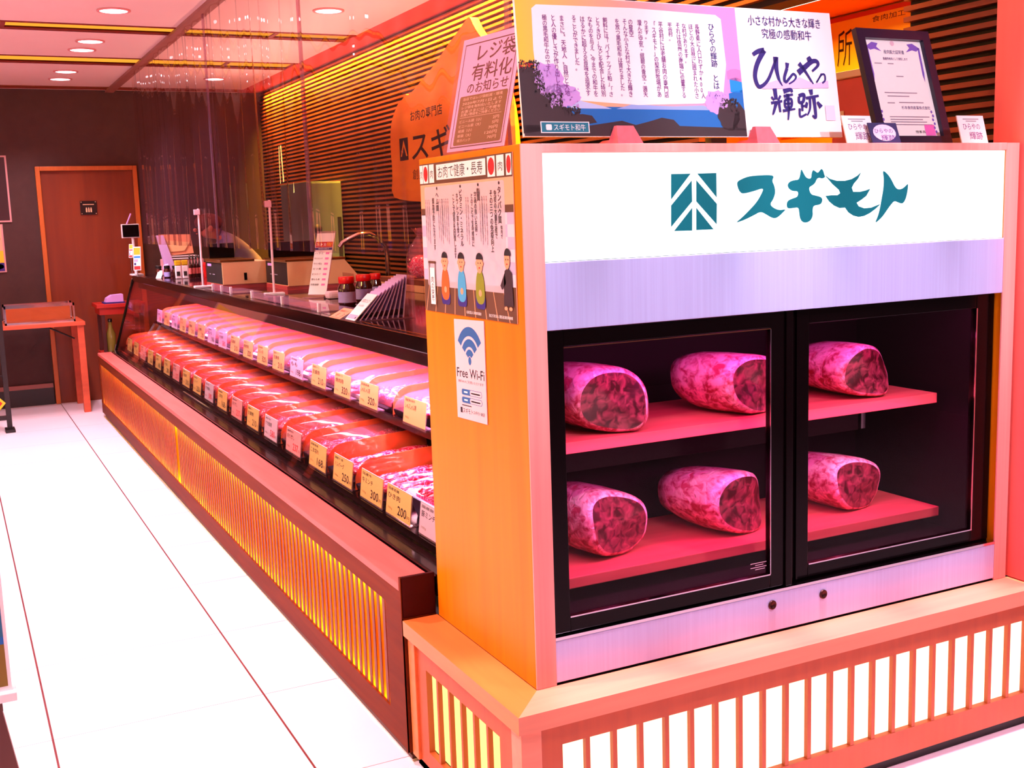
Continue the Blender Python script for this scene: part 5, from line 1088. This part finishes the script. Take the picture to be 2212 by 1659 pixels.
bt = thing('tall_bottle', 'tall olive glass bottle on the lower shelf of the red side table', 'bottle', (1.125, 9.46, .44)); MB().lathe([(.034, 0), (.036, .01), (.036, .15), (.016, .20), (.014, .245)], (1.125, 9.46, .44), M('olive_glass', (120, 104, 40), .15, grain=.2), 16).build('bottle', bt); MB().lathe([(.017, .245), (.017, .27), (0, .271)], (1.125, 9.46, .44), CAPB, 12).build('cap', bt)
st = thing('side_table', 'long reddish wooden table against the back wall at left', 'table', (.2, 9.6, 0)); TW_ = M('side_table_wood', (206, 84, 50), .45, grain=.4, gscale=(2, 20, 20))
MB().box(-.9, .925, 9.30, 9.90, .685, .715, TW_, .003).build('top', st)
for (x, y) in ((.865, 9.32), (.865, 9.83), (-.88, 9.32), (-.88, 9.83)): MB().box(x, x + .05, y, y + .05, 0, .685, TW_, .003).build('leg', st)
MB().tube([(.64, 9.60, .683), (.865, 9.60, .56)], .007, BLACKM, 6).build('brace', st)
gc = thing('glass_case', 'low steel framed glass case standing on the wooden side table', 'display case', (.6, 9.5, .715)); x0, x1, y0, y1, z0, z1 = .36, .862, 9.36, 9.62, .7155, .862
for (p, q_) in (((x0, y0), (x1, y0)), ((x0, y1), (x1, y1))):
    for z_ in (z0, z1 - .022): MB().box(p[0], q_[0], p[1], p[1] + .014, z_, z_ + (.022 if z_ > .75 else .016), CHROME).build('rail', gc)
for x in (x0, x1 - .012):
    for y in (y0, y1): MB().box(x, x + .012, y, y + .012, z0, z1, CHROME).build('upright', gc)
MB().box(x0, x1, y0 + .015, y1, z0, z0 + .010, M('case_floor', (150, 66, 30), .4, grain=.3)).build('floor_board', gc); MB().box(x0 + .012, x1 - .012, y0 + .004, y0 + .007, z0 + .016, z1 - .022, GLASS).build('glass', gc); MB().box(x0 + .012, x1 - .012, y1 - .004, y1, z0 + .01, z1 - .02, M('case_back', (190, 92, 40), .5, grain=.4, gscale=(4, 10, 20))).build('back_board', gc)
es = thing('black_easel', 'black metal easel stand with a yellow diamond sign at left edge', 'easel', (.1, 8.8, 0)); EB = M('easel_black', (20, 6, 8), .4, grain=.1)
MB().box(.285, .320, 8.76, 8.80, .0, .97, EB, .003).build('upright', es); MB().box(-.30, -.265, 8.76, 8.80, 0, .97, EB, .003).build('upright', es); MB().box(.270, .335, 8.70, 8.86, 0, .02, EB, .003).build('foot', es); MB().box(-.315, -.25, 8.70, 8.86, 0, .02, EB, .003).build('foot', es)
MB().box(-.265, .285, 8.765, 8.795, .085, .115, EB).build('cross_bar', es)
MB().box(-.265, .285, 8.77, 8.79, .40, .41, EB).build('cross_bar', es)
MB().box(-.265, .285, 8.77, 8.79, .52, .53, EB).build('cross_bar', es)
a = Art((.11, 8.755, .11), (.18, 0, 0), (0, 0, .20)); a.mb.prism([(.5, 0), (1, .5), (.5, 1), (0, .5)], a.P, a.u, a.v, .004, PYEL); a.up().poly([(.5, .12), (.88, .5), (.5, .88), (.12, .5)], PRED); a.mb.build('diamond_sign', es)
for i, (x0, x1, z0, z1, lab) in enumerate(((.05, .508, 1.497, 2.02, 'upper dark poster with pale border on the back wall'), (.0, .435, 1.10, 1.482, 'lower poster with yellow picture on the back wall'))):
    a = Art((x0, 9.962, z0), (x1 - x0, 0, 0), (0, 0, z1 - z0)); a.sheet(M('poster_border', (206, 150, 150), .6, grain=.05), .004); a.rect(.03, .97, .025, .975, flat('dark_wine', (48, 6, 14)) if not i else PPEACH).up()
    if i: a.rect(.03, .97, .2, .45, PYEL).rect(.03, .97, .025, .2, PNAVY).ell(.8, .7, .14, .14, PBRN).ell(.86, .12, .1, .06, PLIL)
    else: a.rect(.2, .8, .6, .8, PBRN)
    tag(a.mb.build('wall_poster', at=((x0 + x1) / 2, 9.965, z0)), lab, 'poster', 'posters on the back wall')
ab = thing('picture_board', 'white edged picture board on a dark stand at lower left edge', 'board', (-.2, 2.6, 0))
a = Art((-.45, 2.597, .430), (.492, 0, 0), (0, 0, .56)); a.sheet(PW, .02); a.rect(.02, .985, .02, .98, PBLU).up().rect(.02, .985, .02, .19, POLV).ell(.88, .12, .07, .05, flat('pale_moss', (170, 180, 120))).poly([(.6, .22), (.75, .34), (.9, .28), (.985, .36), (.985, .22)], flat('green_blue', (30, 110, 150))).up().text('だ', .885, .965, .095, .165, PW)
a.mb.build('panel', ab); MB().box(-.46, .050, 2.580, 2.635, .410, .430, PW, .002).build('tray', ab)
ST = M('stand_brown', (92, 44, 40), .5, grain=.2)
MB().prism([(-.03, .409), (.015, .409), (.075, .0), (.025, .0)], (0, 2.59, 0), (1, 0, 0), (0, 0, 1), .035, ST).build('leg', ab); MB().prism([(-.42, .409), (-.38, .409), (-.43, .0), (-.48, .0)], (0, 2.59, 0), (1, 0, 0), (0, 0, 1), .035, ST).build('leg', ab)
MB().box(-.46, .02, 2.60, 2.63, .385, .409, ST).build('rail', ab)

# ------------------------------------------------------------------ the lit room through the opening
a = Art((3.955, 4.75, 1.78), (0, -.93, 0), (0, 0, .53)); a.sheet(flat('board_red', (200, 50, 20)), .02); a.rect(.02, .98, .04, .96, PYEL).up()
a.text('所', .455, .56, .56, .88, PBLK).text('加工', .08, .40, .56, .88, PBLK).poly([(.02, .34), (.5, .38), (.98, .44), (.98, .36), (.5, .28), (.02, .24)], PBRN).text('匠の技 いまやま', .30, .92, .17, .25, PBLK).text('食肉加工', .70, .92, .89, .94, PBLK).rect(.02, .98, .08, .12, PBRN)
tag(a.mb.build('workshop_sign', at=(3.95, 4.3, 1.8)), 'yellow sign board with black kanji in the lit room', 'sign board')
tl = thing('tube_lamp', 'white fluorescent tube near the ceiling of the lit room', 'lamp', (3.2, 4.0, 2.3)); MB().tube([(3.30, 4.30, 2.265), (3.30, 3.20, 2.265)], .015, emis('tube_white', (255, 246, 220), 4), 10).build('tube', tl); MB().box(3.27, 3.33, 3.15, 4.35, 2.285, 2.32, WHITE).build('housing', tl)
rc = thing('red_crate_stack', 'rosy upright freezer box with a shelf card in the lit room', 'box', (3.0, 3.2, 0)); MB().box(2.92, 3.12, 3.02, 3.22, 0, 1.86, M('rosy_panel', (220, 96, 86), .5, grain=.15), .004).build('case', rc); MB().box(2.90, 3.14, 3.00, 3.24, 1.861, 1.885, PCRM, .003).build('lid', rc)
a = Art((2.915, 3.215, 1.70), (0, -.06, 0), (0, 0, .05)); a.sheet(PCRM, .002); a.text('お知らせ', .1, .9, .35, .65, PBRN); a.mb.build('label_card', rc)
